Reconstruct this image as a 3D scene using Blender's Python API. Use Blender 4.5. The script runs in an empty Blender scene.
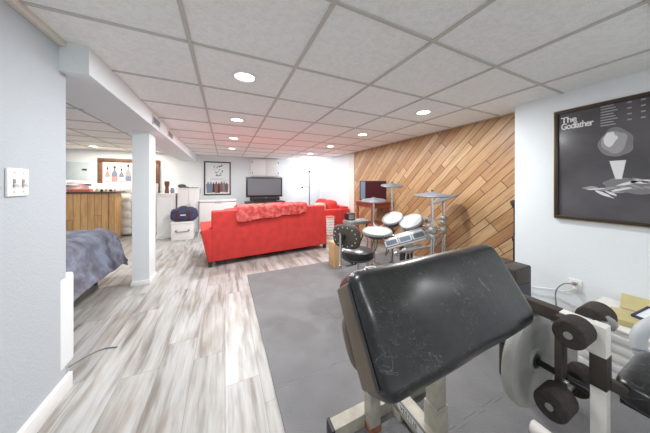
import bpy, bmesh, math, random
from math import pi, sin, cos, radians as R
from mathutils import Vector, Matrix, noise

random.seed(7)
S = bpy.context.scene
COL = S.collection

# ------------------------------------------------------------------ camera
CAM_H, YAW, FPX = 1.21, 0.457, 223.0
cam_data = bpy.data.cameras.new('camera')
cam_data.sensor_fit = 'HORIZONTAL'
cam_data.sensor_width = 36.0
cam_data.lens = 36.0 * FPX / 650.0
cam_data.shift_x = -10.0 / 650.0
cam_data.shift_y = -(216.5 - 184.6) / 650.0
cam_data.clip_start = 0.02
cam = bpy.data.objects.new('camera', cam_data)
cam.location = (0, 0, CAM_H)
cam.rotation_euler = (pi / 2, 0, -YAW)
COL.objects.link(cam)
S.camera = cam

# ------------------------------------------------------------------ world, exposure
W = bpy.data.worlds.new('world')
S.world = W
W.use_nodes = True
_nt = W.node_tree
_tc = _nt.nodes.new('ShaderNodeTexCoord')
_sp = _nt.nodes.new('ShaderNodeSeparateXYZ')
_rp = _nt.nodes.new('ShaderNodeValToRGB')          # daylight sky; brighter lower half is added to throw light up onto the ceiling
_rp.color_ramp.elements[0].position = 0.40
_rp.color_ramp.elements[0].color = (0.96, 0.98, 1.0, 1)
_rp.color_ramp.elements[1].position = 0.60
_rp.color_ramp.elements[1].color = (0.46, 0.50, 0.54, 1)
_md = _nt.nodes.new('ShaderNodeMapRange')
_md.inputs[1].default_value = -1
_md.inputs[2].default_value = 1
_nt.links.new(_tc.outputs['Generated'], _sp.inputs[0])
_nt.links.new(_sp.outputs[2], _md.inputs[0])
_nt.links.new(_md.outputs[0], _rp.inputs[0])
_nt.links.new(_rp.outputs[0], _nt.nodes['Background'].inputs[0])
_nt.nodes['Background'].inputs[1].default_value = 1.0
S.view_settings.view_transform = 'Standard'
S.view_settings.look = 'None'
S.view_settings.exposure = 0.46
S.view_settings.gamma = 1.0
DOWNLIGHT_W = 17.0
TORCH_W = 10.0
READ_W = 2.6

# ------------------------------------------------------------------ materials
MATS = {}


def mat(name, col, rough=0.6, metal=0.0, var=0.0, scale=20.0, bump=0.0, bscale=None,
        emit=None, estr=0.0, col2=None, stretch=(1, 1, 1), spec=None, detail=4, coat=0.0):
    """Principled material with object-space noise variation and bump."""
    if name in MATS:
        return MATS[name]
    m = bpy.data.materials.new(name)
    m.use_nodes = True
    nt = m.node_tree
    b = nt.nodes['Principled BSDF']
    b.inputs['Base Color'].default_value = (*col, 1)
    b.inputs['Roughness'].default_value = rough
    b.inputs['Metallic'].default_value = metal
    if spec is not None:
        b.inputs['Specular IOR Level'].default_value = spec
    if coat:
        b.inputs['Coat Weight'].default_value = coat
        b.inputs['Coat Roughness'].default_value = 0.15
    if emit:
        b.inputs['Emission Color'].default_value = (*emit, 1)
        b.inputs['Emission Strength'].default_value = estr
    tc = nt.nodes.new('ShaderNodeTexCoord')
    mp = nt.nodes.new('ShaderNodeMapping')
    mp.inputs['Scale'].default_value = stretch
    nt.links.new(tc.outputs['Object'], mp.inputs[0])
    if var > 0 or col2:
        n = nt.nodes.new('ShaderNodeTexNoise')
        n.inputs['Scale'].default_value = scale
        n.inputs['Detail'].default_value = detail
        nt.links.new(mp.outputs[0], n.inputs['Vector'])
        r = nt.nodes.new('ShaderNodeValToRGB')
        c2 = col2 if col2 else tuple(max(0, c * (1 - var)) for c in col)
        r.color_ramp.elements[0].position = 0.35
        r.color_ramp.elements[1].position = 0.65
        r.color_ramp.elements[0].color = (*c2, 1)
        r.color_ramp.elements[1].color = (*col, 1)
        nt.links.new(n.outputs['Fac'], r.inputs[0])
        nt.links.new(r.outputs[0], b.inputs['Base Color'])
    if bump > 0:
        n2 = nt.nodes.new('ShaderNodeTexNoise')
        n2.inputs['Scale'].default_value = bscale or scale
        n2.inputs['Detail'].default_value = 3
        nt.links.new(mp.outputs[0], n2.inputs['Vector'])
        bp = nt.nodes.new('ShaderNodeBump')
        bp.inputs['Strength'].default_value = bump
        bp.inputs['Distance'].default_value = 0.01
        nt.links.new(n2.outputs['Fac'], bp.inputs['Height'])
        nt.links.new(bp.outputs[0], b.inputs['Normal'])
    MATS[name] = m
    return m


class NT:
    """tiny helper for node graphs"""

    def __init__(self, name, rough=0.5):
        self.m = bpy.data.materials.new(name)
        self.m.use_nodes = True
        self.t = self.m.node_tree
        self.b = self.t.nodes['Principled BSDF']
        self.b.inputs['Roughness'].default_value = rough
        MATS[name] = self.m

    def n(self, kind, **kw):
        x = self.t.nodes.new('ShaderNode' + kind)
        for k, v in kw.items():
            setattr(x, k, v)
        return x

    def put(self, sock, v):
        if isinstance(v, bpy.types.NodeSocket):
            self.t.links.new(v, sock)
        else:
            sock.default_value = v

    def math(self, op, a, b=None):
        x = self.n('Math', operation=op)
        self.put(x.inputs[0], a)
        if b is not None:
            self.put(x.inputs[1], b)
        return x.outputs[0]

    def noise(self, vec, scale, detail=4, dist=0.0):
        x = self.n('TexNoise')
        self.put(x.inputs['Vector'], vec)
        x.inputs['Scale'].default_value = scale
        x.inputs['Detail'].default_value = detail
        x.inputs['Distortion'].default_value = dist
        return x.outputs['Fac']

    def ramp(self, fac, stops):
        x = self.n('ValToRGB')
        e = x.color_ramp.elements
        while len(e) < len(stops):
            e.new(0.5)
        for i, (p, c) in enumerate(stops):
            e[i].position = p
            e[i].color = (*c, 1)
        self.put(x.inputs[0], fac)
        return x.outputs[0]

    def mix(self, fac, a, b, mode='MIX'):
        x = self.n('Mix', data_type='RGBA', blend_type=mode)
        self.put(x.inputs[0], fac)
        self.put(x.inputs[6], a)
        self.put(x.inputs[7], b)
        return x.outputs[2]

    def comb(self, x, y, z):
        c = self.n('CombineXYZ')
        for i, v in enumerate((x, y, z)):
            self.put(c.inputs[i], v)
        return c.outputs[0]

    def white(self, vec):
        w = self.n('TexWhiteNoise', noise_dimensions='3D')
        self.put(w.inputs['Vector'], vec)
        return w.outputs['Value']

    def planks(self, u, v, width, length):
        """row / column plank cells: returns (id vector, edge mask, u, v)"""
        ru = self.math('DIVIDE', u, width)
        row = self.math('FLOOR', ru)
        off = self.white(self.comb(row, 3.7, 1.1))
        rv = self.math('ADD', self.math('DIVIDE', v, length), self.math('MULTIPLY', off, 7.0))
        cl = self.math('FLOOR', rv)
        fu = self.math('SUBTRACT', ru, row)
        fv = self.math('SUBTRACT', rv, cl)
        du = self.math('MULTIPLY', self.math('MINIMUM', fu, self.math('SUBTRACT', 1.0, fu)), width)
        dv = self.math('MULTIPLY', self.math('MINIMUM', fv, self.math('SUBTRACT', 1.0, fv)), length)
        return row, cl, self.math('MINIMUM', du, dv)

    def bump(self, h, strength, dist=0.005):
        x = self.n('Bump')
        x.inputs['Strength'].default_value = strength
        x.inputs['Distance'].default_value = dist
        self.put(x.inputs['Height'], h)
        self.t.links.new(x.outputs[0], self.b.inputs['Normal'])


def floor_mat():
    k = NT('laminate_floor', 0.38)
    tc = k.n('TexCoord').outputs['Object']
    sp = k.n('SeparateXYZ')
    k.put(sp.inputs[0], tc)
    x, y = sp.outputs[0], sp.outputs[1]
    row, cl, edge = k.planks(x, y, 0.195, 1.25)
    rnd = k.white(k.comb(row, cl, 5.0))
    rnd2 = k.white(k.comb(cl, row, 9.0))
    vec = k.comb(k.math('ADD', k.math('MULTIPLY', x, 17.0), k.math('MULTIPLY', rnd, 60.0)),
                 k.math('ADD', k.math('MULTIPLY', y, 1.7), k.math('MULTIPLY', rnd2, 40.0)), rnd)
    grain = k.noise(vec, 1.0, 9, 0.35)
    c = k.ramp(grain, [(0.28, (0.14, 0.108, 0.082)), (0.40, (0.28, 0.250, 0.218)),
                       (0.50, (0.42, 0.406, 0.385)), (0.72, (0.545, 0.540, 0.528))])
    vec2 = k.comb(k.math('ADD', k.math('MULTIPLY', x, 3.0), k.math('MULTIPLY', rnd2, 30.0)),
                  k.math('MULTIPLY', y, 0.9), rnd)
    blue = k.noise(vec2, 1.6, 3, 0.4)
    c = k.mix(k.math('MULTIPLY', k.math('SMOOTH_MIN', blue, 0.75), 0.35), c, (0.62, 0.68, 0.70, 1))
    fvec = k.comb(k.math('MULTIPLY', x, 95.0), k.math('MULTIPLY', y, 4.0), rnd)
    fine = k.ramp(k.noise(fvec, 1.0, 4, 0.3), [(0.32, (0.80, 0.78, 0.76)), (0.55, (1, 1, 1))])
    c = k.mix(0.8, c, fine, 'MULTIPLY')
    pvec = k.comb(k.math('ADD', k.math('MULTIPLY', x, 5.0), k.math('MULTIPLY', rnd2, 17.0)),
                  k.math('ADD', k.math('MULTIPLY', y, 1.1), k.math('MULTIPLY', rnd, 23.0)), rnd2)
    brown = k.ramp(k.noise(pvec, 1.0, 5, 0.6), [(0.50, (1, 1, 1)), (0.62, (0.82, 0.755, 0.69)), (0.74, (0.60, 0.525, 0.46))])
    c = k.mix(0.85, c, brown, 'MULTIPLY')
    tone = k.ramp(rnd, [(0.0, (0.78, 0.76, 0.73)), (0.5, (1, 1, 1)), (1.0, (0.90, 0.90, 0.91))])
    c = k.mix(1.0, c, tone, 'MULTIPLY')
    line = k.math('LESS_THAN', edge, 0.0016)
    c = k.mix(k.math('MULTIPLY', line, 0.55), c, (0.16, 0.13, 0.11, 1))
    k.put(k.b.inputs['Base Color'], c)
    k.bump(grain, 0.08)
    return k.m


def panel_mat():
    k = NT('diagonal_wood_panelling', 0.42)
    tc = k.n('TexCoord').outputs['Object']
    sp = k.n('SeparateXYZ')
    k.put(sp.inputs[0], tc)
    y, z = sp.outputs[1], sp.outputs[2]
    a = R(43)
    # boards climb towards -Y
    along = k.math('SUBTRACT', k.math('MULTIPLY', z, sin(a)), k.math('MULTIPLY', y, cos(a)))
    across = k.math('ADD', k.math('MULTIPLY', z, cos(a)), k.math('MULTIPLY', y, sin(a)))
    # boards come in two widths: every pair of rows is split unevenly
    pr_ = k.math('DIVIDE', across, 0.215)
    base = k.math('FLOOR', pr_)
    fr = k.math('SUBTRACT', pr_, base)
    split = k.math('ADD', 0.38, k.math('MULTIPLY', k.white(k.comb(base, 1.0, 4.0)), 0.24))
    hi = k.math('GREATER_THAN', fr, split)
    row = k.math('ADD', k.math('MULTIPLY', base, 2.0), hi)
    d0 = k.math('MULTIPLY', k.math('MINIMUM', k.math('MINIMUM', fr, k.math('SUBTRACT', 1.0, fr)), k.math('ABSOLUTE', k.math('SUBTRACT', fr, split))), 0.215)
    lv = k.math('ADD', k.math('DIVIDE', along, 0.95), k.math('MULTIPLY', k.white(k.comb(row, 3.7, 1.1)), 7.0))
    cl = k.math('FLOOR', lv)
    fl = k.math('SUBTRACT', lv, cl)
    d1 = k.math('MULTIPLY', k.math('MINIMUM', fl, k.math('SUBTRACT', 1.0, fl)), 0.95)
    edge = k.math('MINIMUM', d0, d1)
    rnd = k.white(k.comb(row, cl, 2.0))
    vec = k.comb(k.math('ADD', k.math('MULTIPLY', along, 2.2), k.math('MULTIPLY', rnd, 50.0)),
                 k.math('MULTIPLY', across, 26.0), rnd)
    grain = k.noise(vec, 1.0, 5, 1.2)
    c = k.ramp(rnd, [(0.0, (0.36, 0.185, 0.085)), (0.35, (0.43, 0.245, 0.115)),
                     (0.7, (0.485, 0.30, 0.152)), (1.0, (0.54, 0.36, 0.20))])
    g = k.ramp(grain, [(0.3, (0.74, 0.70, 0.64)), (0.6, (1.05, 1.05, 1.05))])
    c = k.mix(1.0, c, g, 'MULTIPLY')
    line = k.math('LESS_THAN', edge, 0.0042)
    c = k.mix(k.math('MULTIPLY', line, 0.93), c, (0.075, 0.030, 0.012, 1))
    k.put(k.b.inputs['Base Color'], c)
    k.bump(k.math('MINIMUM', k.math('MULTIPLY', edge, 120.0), 1.0), 0.35, 0.004)
    return k.m


def ceiling_mat():
    k = NT('ceiling_tile', 0.9)
    tc = k.n('TexCoord').outputs['Object']
    n1 = k.noise(tc, 150.0, 2)
    n2 = k.noise(tc, 38.0, 3)
    c = k.ramp(n1, [(0.33, (0.83, 0.845, 0.835)), (0.50, (0.93, 0.94, 0.925))])
    c2 = k.ramp(n2, [(0.35, (0.93, 0.93, 0.93)), (0.6, (1, 1, 1))])
    k.put(k.b.inputs['Base Color'], k.mix(1.0, c, c2, 'MULTIPLY'))
    k.bump(n1, 0.25)
    return k.m


def plank_mat(name, base, dark, width, length, rough=0.5, axis=0):
    """upright boards on a piece of furniture (object x across, z along)"""
    k = NT(name, rough)
    tc = k.n('TexCoord').outputs['Object']
    sp = k.n('SeparateXYZ')
    k.put(sp.inputs[0], tc)
    x, z = k.math('ADD', sp.outputs[0], sp.outputs[1]), sp.outputs[2]
    row, cl, edge = k.planks(x, z, width, length)
    rnd = k.white(k.comb(row, cl, 2.0))
    grain = k.noise(k.comb(k.math('MULTIPLY', x, 30.0), rnd, k.math('MULTIPLY', z, 2.5)), 1.0, 4, 0.8)
    c = k.mix(rnd, (*base, 1), (*[b * 0.72 for b in base], 1))
    c = k.mix(1.0, c, k.ramp(grain, [(0.3, (0.72, 0.68, 0.6)), (0.6, (1, 1, 1))]), 'MULTIPLY')
    c = k.mix(k.math('MULTIPLY', k.math('LESS_THAN', edge, 0.004), 0.7), c, (*dark, 1))
    k.put(k.b.inputs['Base Color'], c)
    return k.m


def leather_mat():
    k = NT('scuffed_black_vinyl', 0.36)
    tc = k.n('TexCoord').outputs['Object']
    sc = k.noise(tc, 7.0, 6, 2.4)
    ridge = k.math('ABSOLUTE', k.math('SUBTRACT', sc, 0.5))
    scr = k.math('LESS_THAN', ridge, 0.0045)
    patch = k.noise(tc, 5.0, 3)
    f = k.math('MULTIPLY', scr, k.math('MULTIPLY', k.math('GREATER_THAN', patch, 0.52), 0.5))
    fine = k.noise(tc, 45.0, 5)
    base = k.ramp(fine, [(0.3, (0.004, 0.004, 0.0042)), (0.7, (0.012, 0.012, 0.0125))])
    k.b.inputs['Coat Weight'].default_value = 0.7
    k.b.inputs['Specular IOR Level'].default_value = 0.35
    k.b.inputs['Coat Roughness'].default_value = 0.27
    sc2 = k.noise(tc, 16.0, 7, 3.0)
    scr2 = k.math('LESS_THAN', k.math('ABSOLUTE', k.math('SUBTRACT', sc2, 0.5)), 0.006)
    patch2 = k.noise(tc, 9.0, 2)
    f2 = k.math('MULTIPLY', scr2, k.math('MULTIPLY', k.math('GREATER_THAN', patch2, 0.5), 0.30))
    f = k.math('MAXIMUM', f, f2)
    k.put(k.b.inputs['Base Color'], k.mix(f, base, (0.16, 0.16, 0.16, 1)))
    k.put(k.b.inputs['Roughness'], k.math('ADD', 0.27, k.math('MULTIPLY', patch, 0.22)))
    k.bump(fine, 0.10)
    return k.m


M = dict(
    floor=floor_mat(), panel=panel_mat(), ceil=ceiling_mat(), vinyl=leather_mat(),
    wall=mat('white_wall_paint', (0.80, 0.845, 0.862), 0.85, bump=0.16, bscale=90),
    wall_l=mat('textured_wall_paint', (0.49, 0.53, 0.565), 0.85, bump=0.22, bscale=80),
    trim=mat('white_trim_paint', (0.85, 0.85, 0.84), 0.45),
    cream=mat('cream_trim_paint', (0.73, 0.69, 0.62), 0.55),
    grid=mat('grid_bar', (0.56, 0.54, 0.505), 0.6),
    plastic_w=mat('white_plastic', (0.83, 0.83, 0.81), 0.4),
    red=mat('red_upholstery', (0.63, 0.040, 0.034), 0.8, var=0.18, scale=9, bump=0.15, bscale=300),
    throw=mat('mottled_red_throw', (0.70, 0.17, 0.15), 0.95, scale=14, col2=(0.52, 0.035, 0.035), bump=0.8, bscale=60),
    darkwood=mat('dark_wood', (0.055, 0.025, 0.016), 0.4, var=0.4, scale=8, stretch=(1, 1, 6)),
    redwood=mat('red_stained_wood', (0.36, 0.075, 0.045), 0.4, var=0.3, scale=8, stretch=(1, 6, 1)),
    black=mat('black_plastic', (0.016, 0.016, 0.017), 0.4),
    satin=mat('satin_black_metal', (0.03, 0.03, 0.032), 0.35, metal=0.6),
    hoop=mat('grey_hoop', (0.33, 0.335, 0.33), 0.4),
    rubber=mat('grey_rubber_cymbal', (0.13, 0.135, 0.145), 0.5, var=0.25, scale=12),
    chrome=mat('chrome', (0.72, 0.72, 0.72), 0.22, metal=1.0),
    steel=mat('brushed_steel', (0.55, 0.55, 0.54), 0.38, metal=0.9),
    mesh=mat('white_drum_mesh', (0.58, 0.60, 0.61), 0.6),
    shell=mat('dark_drum_shell', (0.05, 0.05, 0.055), 0.4),
    foam=mat('brown_black_foam', (0.050, 0.042, 0.036), 0.95, var=0.35, scale=60, bump=0.5, bscale=220),
    brown=mat('dark_brown_paint', (0.055, 0.043, 0.034), 0.5, var=0.3, scale=14),
    beige=mat('beige_painted_steel', (0.47, 0.44, 0.36), 0.42, var=0.25, scale=18),
    white_steel=mat('white_painted_steel', (0.78, 0.75, 0.70), 0.38, var=0.06, scale=14),
    rust=mat('rusty_steel', (0.36, 0.13, 0.075), 0.8, var=0.5, scale=30),
    plate=mat('grey_weight_plate', (0.42, 0.415, 0.385), 0.5, var=0.22, scale=6, bump=0.1, bscale=90),
    matfoam=mat('grey_foam_mat', (0.185, 0.184, 0.188), 0.62, var=0.16, scale=5, bump=0.55, bscale=150),
    brownvinyl=mat('brown_vinyl_side', (0.155, 0.115, 0.080), 0.5, var=0.3, scale=8, bump=0.1, bscale=120),
    card=mat('plain_cardboard', (0.56, 0.36, 0.18), 0.8, var=0.1, scale=10),
    quilt=mat('blue_grey_quilt', (0.25, 0.28, 0.37), 0.9, scale=7, col2=(0.13, 0.125, 0.155), bump=0.9, bscale=22),
    sheet=mat('dark_bed_base', (0.06, 0.045, 0.04), 0.8),
    tuft=mat('white_mattress_ticking', (0.78, 0.77, 0.75), 0.8, var=0.08, scale=12),
    pine=plank_mat('bar_boards', (0.74, 0.45, 0.20), (0.16, 0.07, 0.03), 0.105, 3.0),
    bartop=mat('dark_bar_top', (0.085, 0.060, 0.050), 0.35),
    coral=mat('coral_card', (0.75, 0.20, 0.14), 0.6),
    cloth_w=mat('white_cloth', (0.76, 0.76, 0.78), 0.9, var=0.25, scale=7),
    cloth_d=mat('dark_grey_cloth', (0.08, 0.08, 0.10), 0.9),
    frame_b=mat('brown_picture_frame', (0.16, 0.075, 0.040), 0.45, var=0.3, scale=20),
    frame_k=mat('black_picture_frame', (0.015, 0.013, 0.012), 0.4),
    frame_g=mat('dark_bronze_frame', (0.050, 0.035, 0.024), 0.35, metal=0.3),
    frame_e=mat('gilt_frame_edge', (0.40, 0.31, 0.18), 0.4, metal=0.4),
    paper=mat('pale_print_paper', (0.74, 0.78, 0.80), 0.5),
    cream_p=mat('cream_print_paper', (0.80, 0.73, 0.63), 0.5),
    poster=mat('grey_poster_print', (0.105, 0.097, 0.105), 0.22, scale=3, col2=(0.060, 0.055, 0.060), coat=0.35),
    ink_w=mat('pale_ink', (0.72, 0.72, 0.72), 0.35),
    ink_g=mat('mid_grey_ink', (0.33, 0.32, 0.33), 0.35),
    ink_k=mat('dark_ink', (0.030, 0.030, 0.035), 0.4),
    ink_b=mat('slate_blue_ink', (0.17, 0.20, 0.28), 0.4),
    ink_p=mat('rose_ink', (0.60, 0.26, 0.25), 0.4),
    ink_r=mat('russet_ink', (0.25, 0.09, 0.06), 0.4),
    ink_s=mat('pale_blue_ink', (0.50, 0.58, 0.62), 0.4),
    screen=mat('tv_screen', (0.15, 0.16, 0.175), 0.16),
    maroon=mat('dark_maroon_screen', (0.050, 0.007, 0.010), 0.6, spec=.2),
    navy=mat('navy_canvas', (0.060, 0.065, 0.13), 0.85, var=0.4, scale=9),
    maroon_w=mat('maroon_webbing', (0.08, 0.025, 0.03), 0.8),
    glow=mat('lamp_lens', (1, 1, 1), 0.5, emit=(1.0, 0.96, 0.90), estr=6.0),
    bulb=mat('lit_bulb', (1, 1, 1), 0.5, emit=(0.95, 0.98, 1.0), estr=14.0),
    manila=mat('yellowed_paper', (0.52, 0.45, 0.22), 0.7, var=0.12, scale=8),
    grey_p=mat('grey_plastic', (0.26, 0.26, 0.25), 0.45),
    lgrey=mat('light_grey_plastic', (0.48, 0.50, 0.52), 0.45),
    window_k=mat('dark_pad_window', (0.13, 0.15, 0.18), 0.3),
    beige_c=mat('beige_cushion_cloth', (0.62, 0.52, 0.42), 0.9, var=0.2, scale=16),
    brownvase=mat('brown_glazed_vase', (0.20, 0.075, 0.055), 0.3),
    bluejar=mat('blue_grey_jar', (0.24, 0.27, 0.35), 0.3),
    mirrorglass=mat('pale_blue_canvas', (0.50, 0.58, 0.62), 0.35, scale=2.2, col2=(0.60, 0.68, 0.71)),
    purple=mat('dull_purple_lining', (0.20, 0.06, 0.055), 0.8),
)

# ------------------------------------------------------------------ mesh building
ORG = {}


class MB:
    """collects shapes; build() links them as ONE mesh object"""

    def __init__(self):
        self.bm = bmesh.new()

    def add(self, src, mtx=None):
        me = bpy.data.meshes.new('tmp')
        if mtx is not None:
            src.transform(mtx)
        src.to_mesh(me)
        src.free()
        self.bm.from_mesh(me)
        bpy.data.meshes.remove(me)
        return self

    def box(self, x0, x1, y0, y1, z0, z1, bev=0.0, seg=2, mtx=None):
        b = bmesh.new()
        bmesh.ops.create_cube(b, size=1)
        for v in b.verts:
            v.co = Vector((x0 + (v.co.x + .5) * (x1 - x0), y0 + (v.co.y + .5) * (y1 - y0), z0 + (v.co.z + .5) * (z1 - z0)))
        if bev > 0:
            bmesh.ops.bevel(b, geom=b.edges[:], offset=bev, segments=seg, profile=0.6, affect='EDGES')
        return self.add(b, mtx)

    def bar(self, p0, p1, w, h, bev=0.003, roll=0.0):
        """rectangular bar between two points"""
        p0, p1 = Vector(p0), Vector(p1)
        d = p1 - p0
        q = d.to_track_quat('Y', 'Z').to_matrix().to_4x4()
        m = Matrix.Translation(p0) @ q @ Matrix.Rotation(roll, 4, 'Y')
        return self.box(-w / 2, w / 2, 0, d.length, -h / 2, h / 2, bev, 2, m)

    def tube(self, p0, p1, r, r2=None, seg=16, bev=0.0):
        p0, p1 = Vector(p0), Vector(p1)
        d = p1 - p0
        b = bmesh.new()
        bmesh.ops.create_cone(b, cap_ends=True, segments=seg, radius1=r, radius2=r if r2 is None else r2, depth=d.length)
        if bev > 0:
            es = [e for e in b.edges if len(e.link_faces) == 2 and any(len(f.verts) > 4 for f in e.link_faces)]
            bmesh.ops.bevel(b, geom=es, offset=bev, segments=3, profile=0.5, affect='EDGES')
        m = Matrix.Translation((p0 + p1) / 2) @ d.to_track_quat('Z', 'Y').to_matrix().to_4x4()
        return self.add(b, m)

    def path(self, pts, r, seg=8):
        """smooth round cord through points"""
        pts = [Vector(p) for p in pts]
        P = []
        for i in range(len(pts) - 1):
            a, b_, c, d = pts[max(i - 1, 0)], pts[i], pts[i + 1], pts[min(i + 2, len(pts) - 1)]
            for k in range(8):
                t = k / 8
                P.append(0.5 * ((2 * b_) + (c - a) * t + (2 * a - 5 * b_ + 4 * c - d) * t * t + (3 * b_ - a - 3 * c + d) * t ** 3))
        P.append(pts[-1])
        b = bmesh.new()
        rings = []
        up = Vector((0.13, 0.27, 1)).normalized()
        for i, p in enumerate(P):
            t = (P[min(i + 1, len(P) - 1)] - P[max(i - 1, 0)]).normalized()
            n = t.cross(up)
            if n.length < 1e-4:
                n = t.cross(Vector((1, 0, 0)))
            n.normalize()
            k = t.cross(n)
            rings.append([b.verts.new(p + (n * cos(2 * pi * j / seg) + k * sin(2 * pi * j / seg)) * r) for j in range(seg)])
        for i in range(len(rings) - 1):
            for j in range(seg):
                b.faces.new((rings[i][j], rings[i][(j + 1) % seg], rings[i + 1][(j + 1) % seg], rings[i + 1][j]))
        b.faces.new(rings[0])
        b.faces.new(list(reversed(rings[-1])))
        bmesh.ops.recalc_face_normals(b, faces=b.faces[:])
        return self.add(b)

    def lathe(self, prof, mtx=None, seg=32):
        """prof: (radius, height) pairs about Z"""
        b = bmesh.new()
        rings = []
        for r, z in prof:
            if r < 1e-6:
                rings.append([b.verts.new((0, 0, z))])
            else:
                rings.append([b.verts.new((r * cos(2 * pi * j / seg), r * sin(2 * pi * j / seg), z)) for j in range(seg)])
        for A, B in zip(rings, rings[1:]):
            if len(A) == 1 and len(B) == 1:
                continue
            for j in range(seg):
                q = (j + 1) % seg
                if len(A) == 1:
                    b.faces.new((A[0], B[j], B[q]))
                elif len(B) == 1:
                    b.faces.new((A[j], A[q], B[0]))
                else:
                    b.faces.new((A[j], A[q], B[q], B[j]))
        bmesh.ops.recalc_face_normals(b, faces=b.faces[:])
        return self.add(b, mtx)

    def pillow(self, c, size, ex=5.0, cuts=10, mtx=None, wob=0.0, ws=4.0, seed=0.0):
        """rounded block (superellipsoid); ex may be one number or three"""
        b = bmesh.new()
        bmesh.ops.create_cube(b, size=2)
        bmesh.ops.subdivide_edges(b, edges=b.edges[:], cuts=cuts, use_grid_fill=True)
        e = ex if isinstance(ex, tuple) else (ex, ex, ex)
        for v in b.verts:
            x, y, z = v.co
            # spread the grid towards rounded corners
            lo_, hi_ = 0.3, 1.0
            for _ in range(24):
                k = (lo_ + hi_) / 2
                if abs(x * k) ** e[0] + abs(y * k) ** e[1] + abs(z * k) ** e[2] > 1:
                    hi_ = k
                else:
                    lo_ = k
            p = Vector((x * k, y * k, z * k))
            if wob:
                p *= 1 + wob * noise.noise(Vector((x, y, z)) * ws + Vector((seed, seed * 2, 3)))
            v.co = Vector((c[0] + p.x * size[0] / 2, c[1] + p.y * size[1] / 2, c[2] + p.z * size[2] / 2))
        return self.add(b, mtx)

    def prism(self, poly, depth, mtx=None, bev=0.0):
        """2D polygon in XY, extruded +Z by depth"""
        b = bmesh.new()
        vs = [b.verts.new((p[0], p[1], 0)) for p in poly]
        f = b.faces.new(vs)
        r = bmesh.ops.extrude_face_region(b, geom=[f])
        bmesh.ops.translate(b, vec=(0, 0, depth), verts=[g for g in r['geom'] if isinstance(g, bmesh.types.BMVert)])
        bmesh.ops.recalc_face_normals(b, faces=b.faces[:])
        if bev > 0:
            bmesh.ops.bevel(b, geom=b.edges[:], offset=bev, segments=2, profile=0.6, affect='EDGES')
        return self.add(b, mtx)

    def grid(self, fn, nu, nv, thick=0.0, closed_u=False):
        """sheet from fn(u,v) in 0..1, with thickness"""
        b = bmesh.new()
        V = [[b.verts.new(fn(i / nu, j / nv)) for j in range(nv + 1)] for i in range(nu + 1)]
        for i in range(nu):
            for j in range(nv):
                b.faces.new((V[i][j], V[i + 1][j], V[i + 1][j + 1], V[i][j + 1]))
        bmesh.ops.recalc_face_normals(b, faces=b.faces[:])
        if thick:
            b.normal_update()
            T = [[b.verts.new(V[i][j].co - V[i][j].normal * thick) for j in range(nv + 1)] for i in range(nu + 1)]
            for i in range(nu):
                for j in range(nv):
                    b.faces.new((T[i][j], T[i][j + 1], T[i + 1][j + 1], T[i + 1][j]))
            rim = [(i, 0) for i in range(nu)] + [(nu, j) for j in range(nv)] + [(i, nv) for i in range(nu, 0, -1)] + [(0, j) for j in range(nv, 0, -1)]
            for a in range(len(rim)):
                p, q = rim[a], rim[(a + 1) % len(rim)]
                b.faces.new((V[p[0]][p[1]], V[q[0]][q[1]], T[q[0]][q[1]], T[p[0]][p[1]]))
            bmesh.ops.recalc_face_normals(b, faces=b.faces[:])
        return self.add(b)

    def build(self, name, material, parent=None, origin=None, smooth=True, angle=35):
        o_ = Vector(ORG[parent.name]) if parent else Vector(origin or (0, 0, 0))
        me = bpy.data.meshes.new(name)
        bmesh.ops.translate(self.bm, vec=-o_, verts=self.bm.verts)
        self.bm.to_mesh(me)
        self.bm.free()
        if smooth:
            for p in me.polygons:
                p.use_smooth = True
            me.set_sharp_from_angle(angle=R(angle))
        me.materials.append(material)
        o = bpy.data.objects.new(name, me)
        COL.objects.link(o)
        if parent:
            o.parent = parent
            ORG[o.name] = tuple(o_)
        else:
            o.location = o_
            ORG[o.name] = tuple(o_)
        return o


def tag(o, label, cat, group=None, kind=None):
    o['label'] = label
    o['category'] = cat
    if group:
        o['group'] = group
    if kind:
        o['kind'] = kind
    return o


def thing(name, label, cat, loc=(0, 0, 0), group=None, local=False, rz=0.0):
    o = bpy.data.objects.new(name, None)
    o.empty_display_size = 0.1
    COL.objects.link(o)
    o.location = loc
    o.rotation_euler = (0, 0, rz)
    ORG[o.name] = (0, 0, 0) if local else tuple(loc)
    return tag(o, label, cat, group)


def struct(name, mb, m, parent=None, label=None, cat=None, **kw):
    o = mb.build(name, m, parent, **kw)
    if parent is None:
        o['kind'] = 'structure'
        if label:
            o['label'] = label
            o['category'] = cat
    return o


def copy_tree(o, parent=None):
    c = o.copy()
    COL.objects.link(c)
    if parent:
        c.parent = parent
    ORG[c.name] = ORG[o.name]
    for ch in list(o.children):
        copy_tree(ch, c)
    return c


def frame_of(origin, xd, yd):
    """matrix with given x and y directions"""
    x, y = Vector(xd).normalized(), Vector(yd).normalized()
    z = x.cross(y)
    m = Matrix((x, y, z)).transposed().to_4x4()
    m.translation = Vector(origin)
    return m


def text_mesh(body, size, mtx, m, name, parent, space=1.0, extrude=0.0006, align='LEFT', sx=1.0, bold=0.0):
    cu = bpy.data.curves.new('lettering', 'FONT')
    cu.body = body
    cu.size = size
    cu.extrude = extrude
    cu.space_character = space
    cu.align_x = align
    cu.offset = bold
    to = bpy.data.objects.new('lettering', cu)
    COL.objects.link(to)
    dg = bpy.context.evaluated_depsgraph_get()
    me = bpy.data.meshes.new_from_object(to.evaluated_get(dg))
    bpy.data.objects.remove(to)
    bpy.data.curves.remove(cu)
    b = MB()
    bm = bmesh.new()
    bm.from_mesh(me)
    bpy.data.meshes.remove(me)
    bm.transform(Matrix.Scale(sx, 4, (1, 0, 0)))
    b.add(bm, mtx)
    return b.build(name, m, parent, smooth=False)


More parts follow.
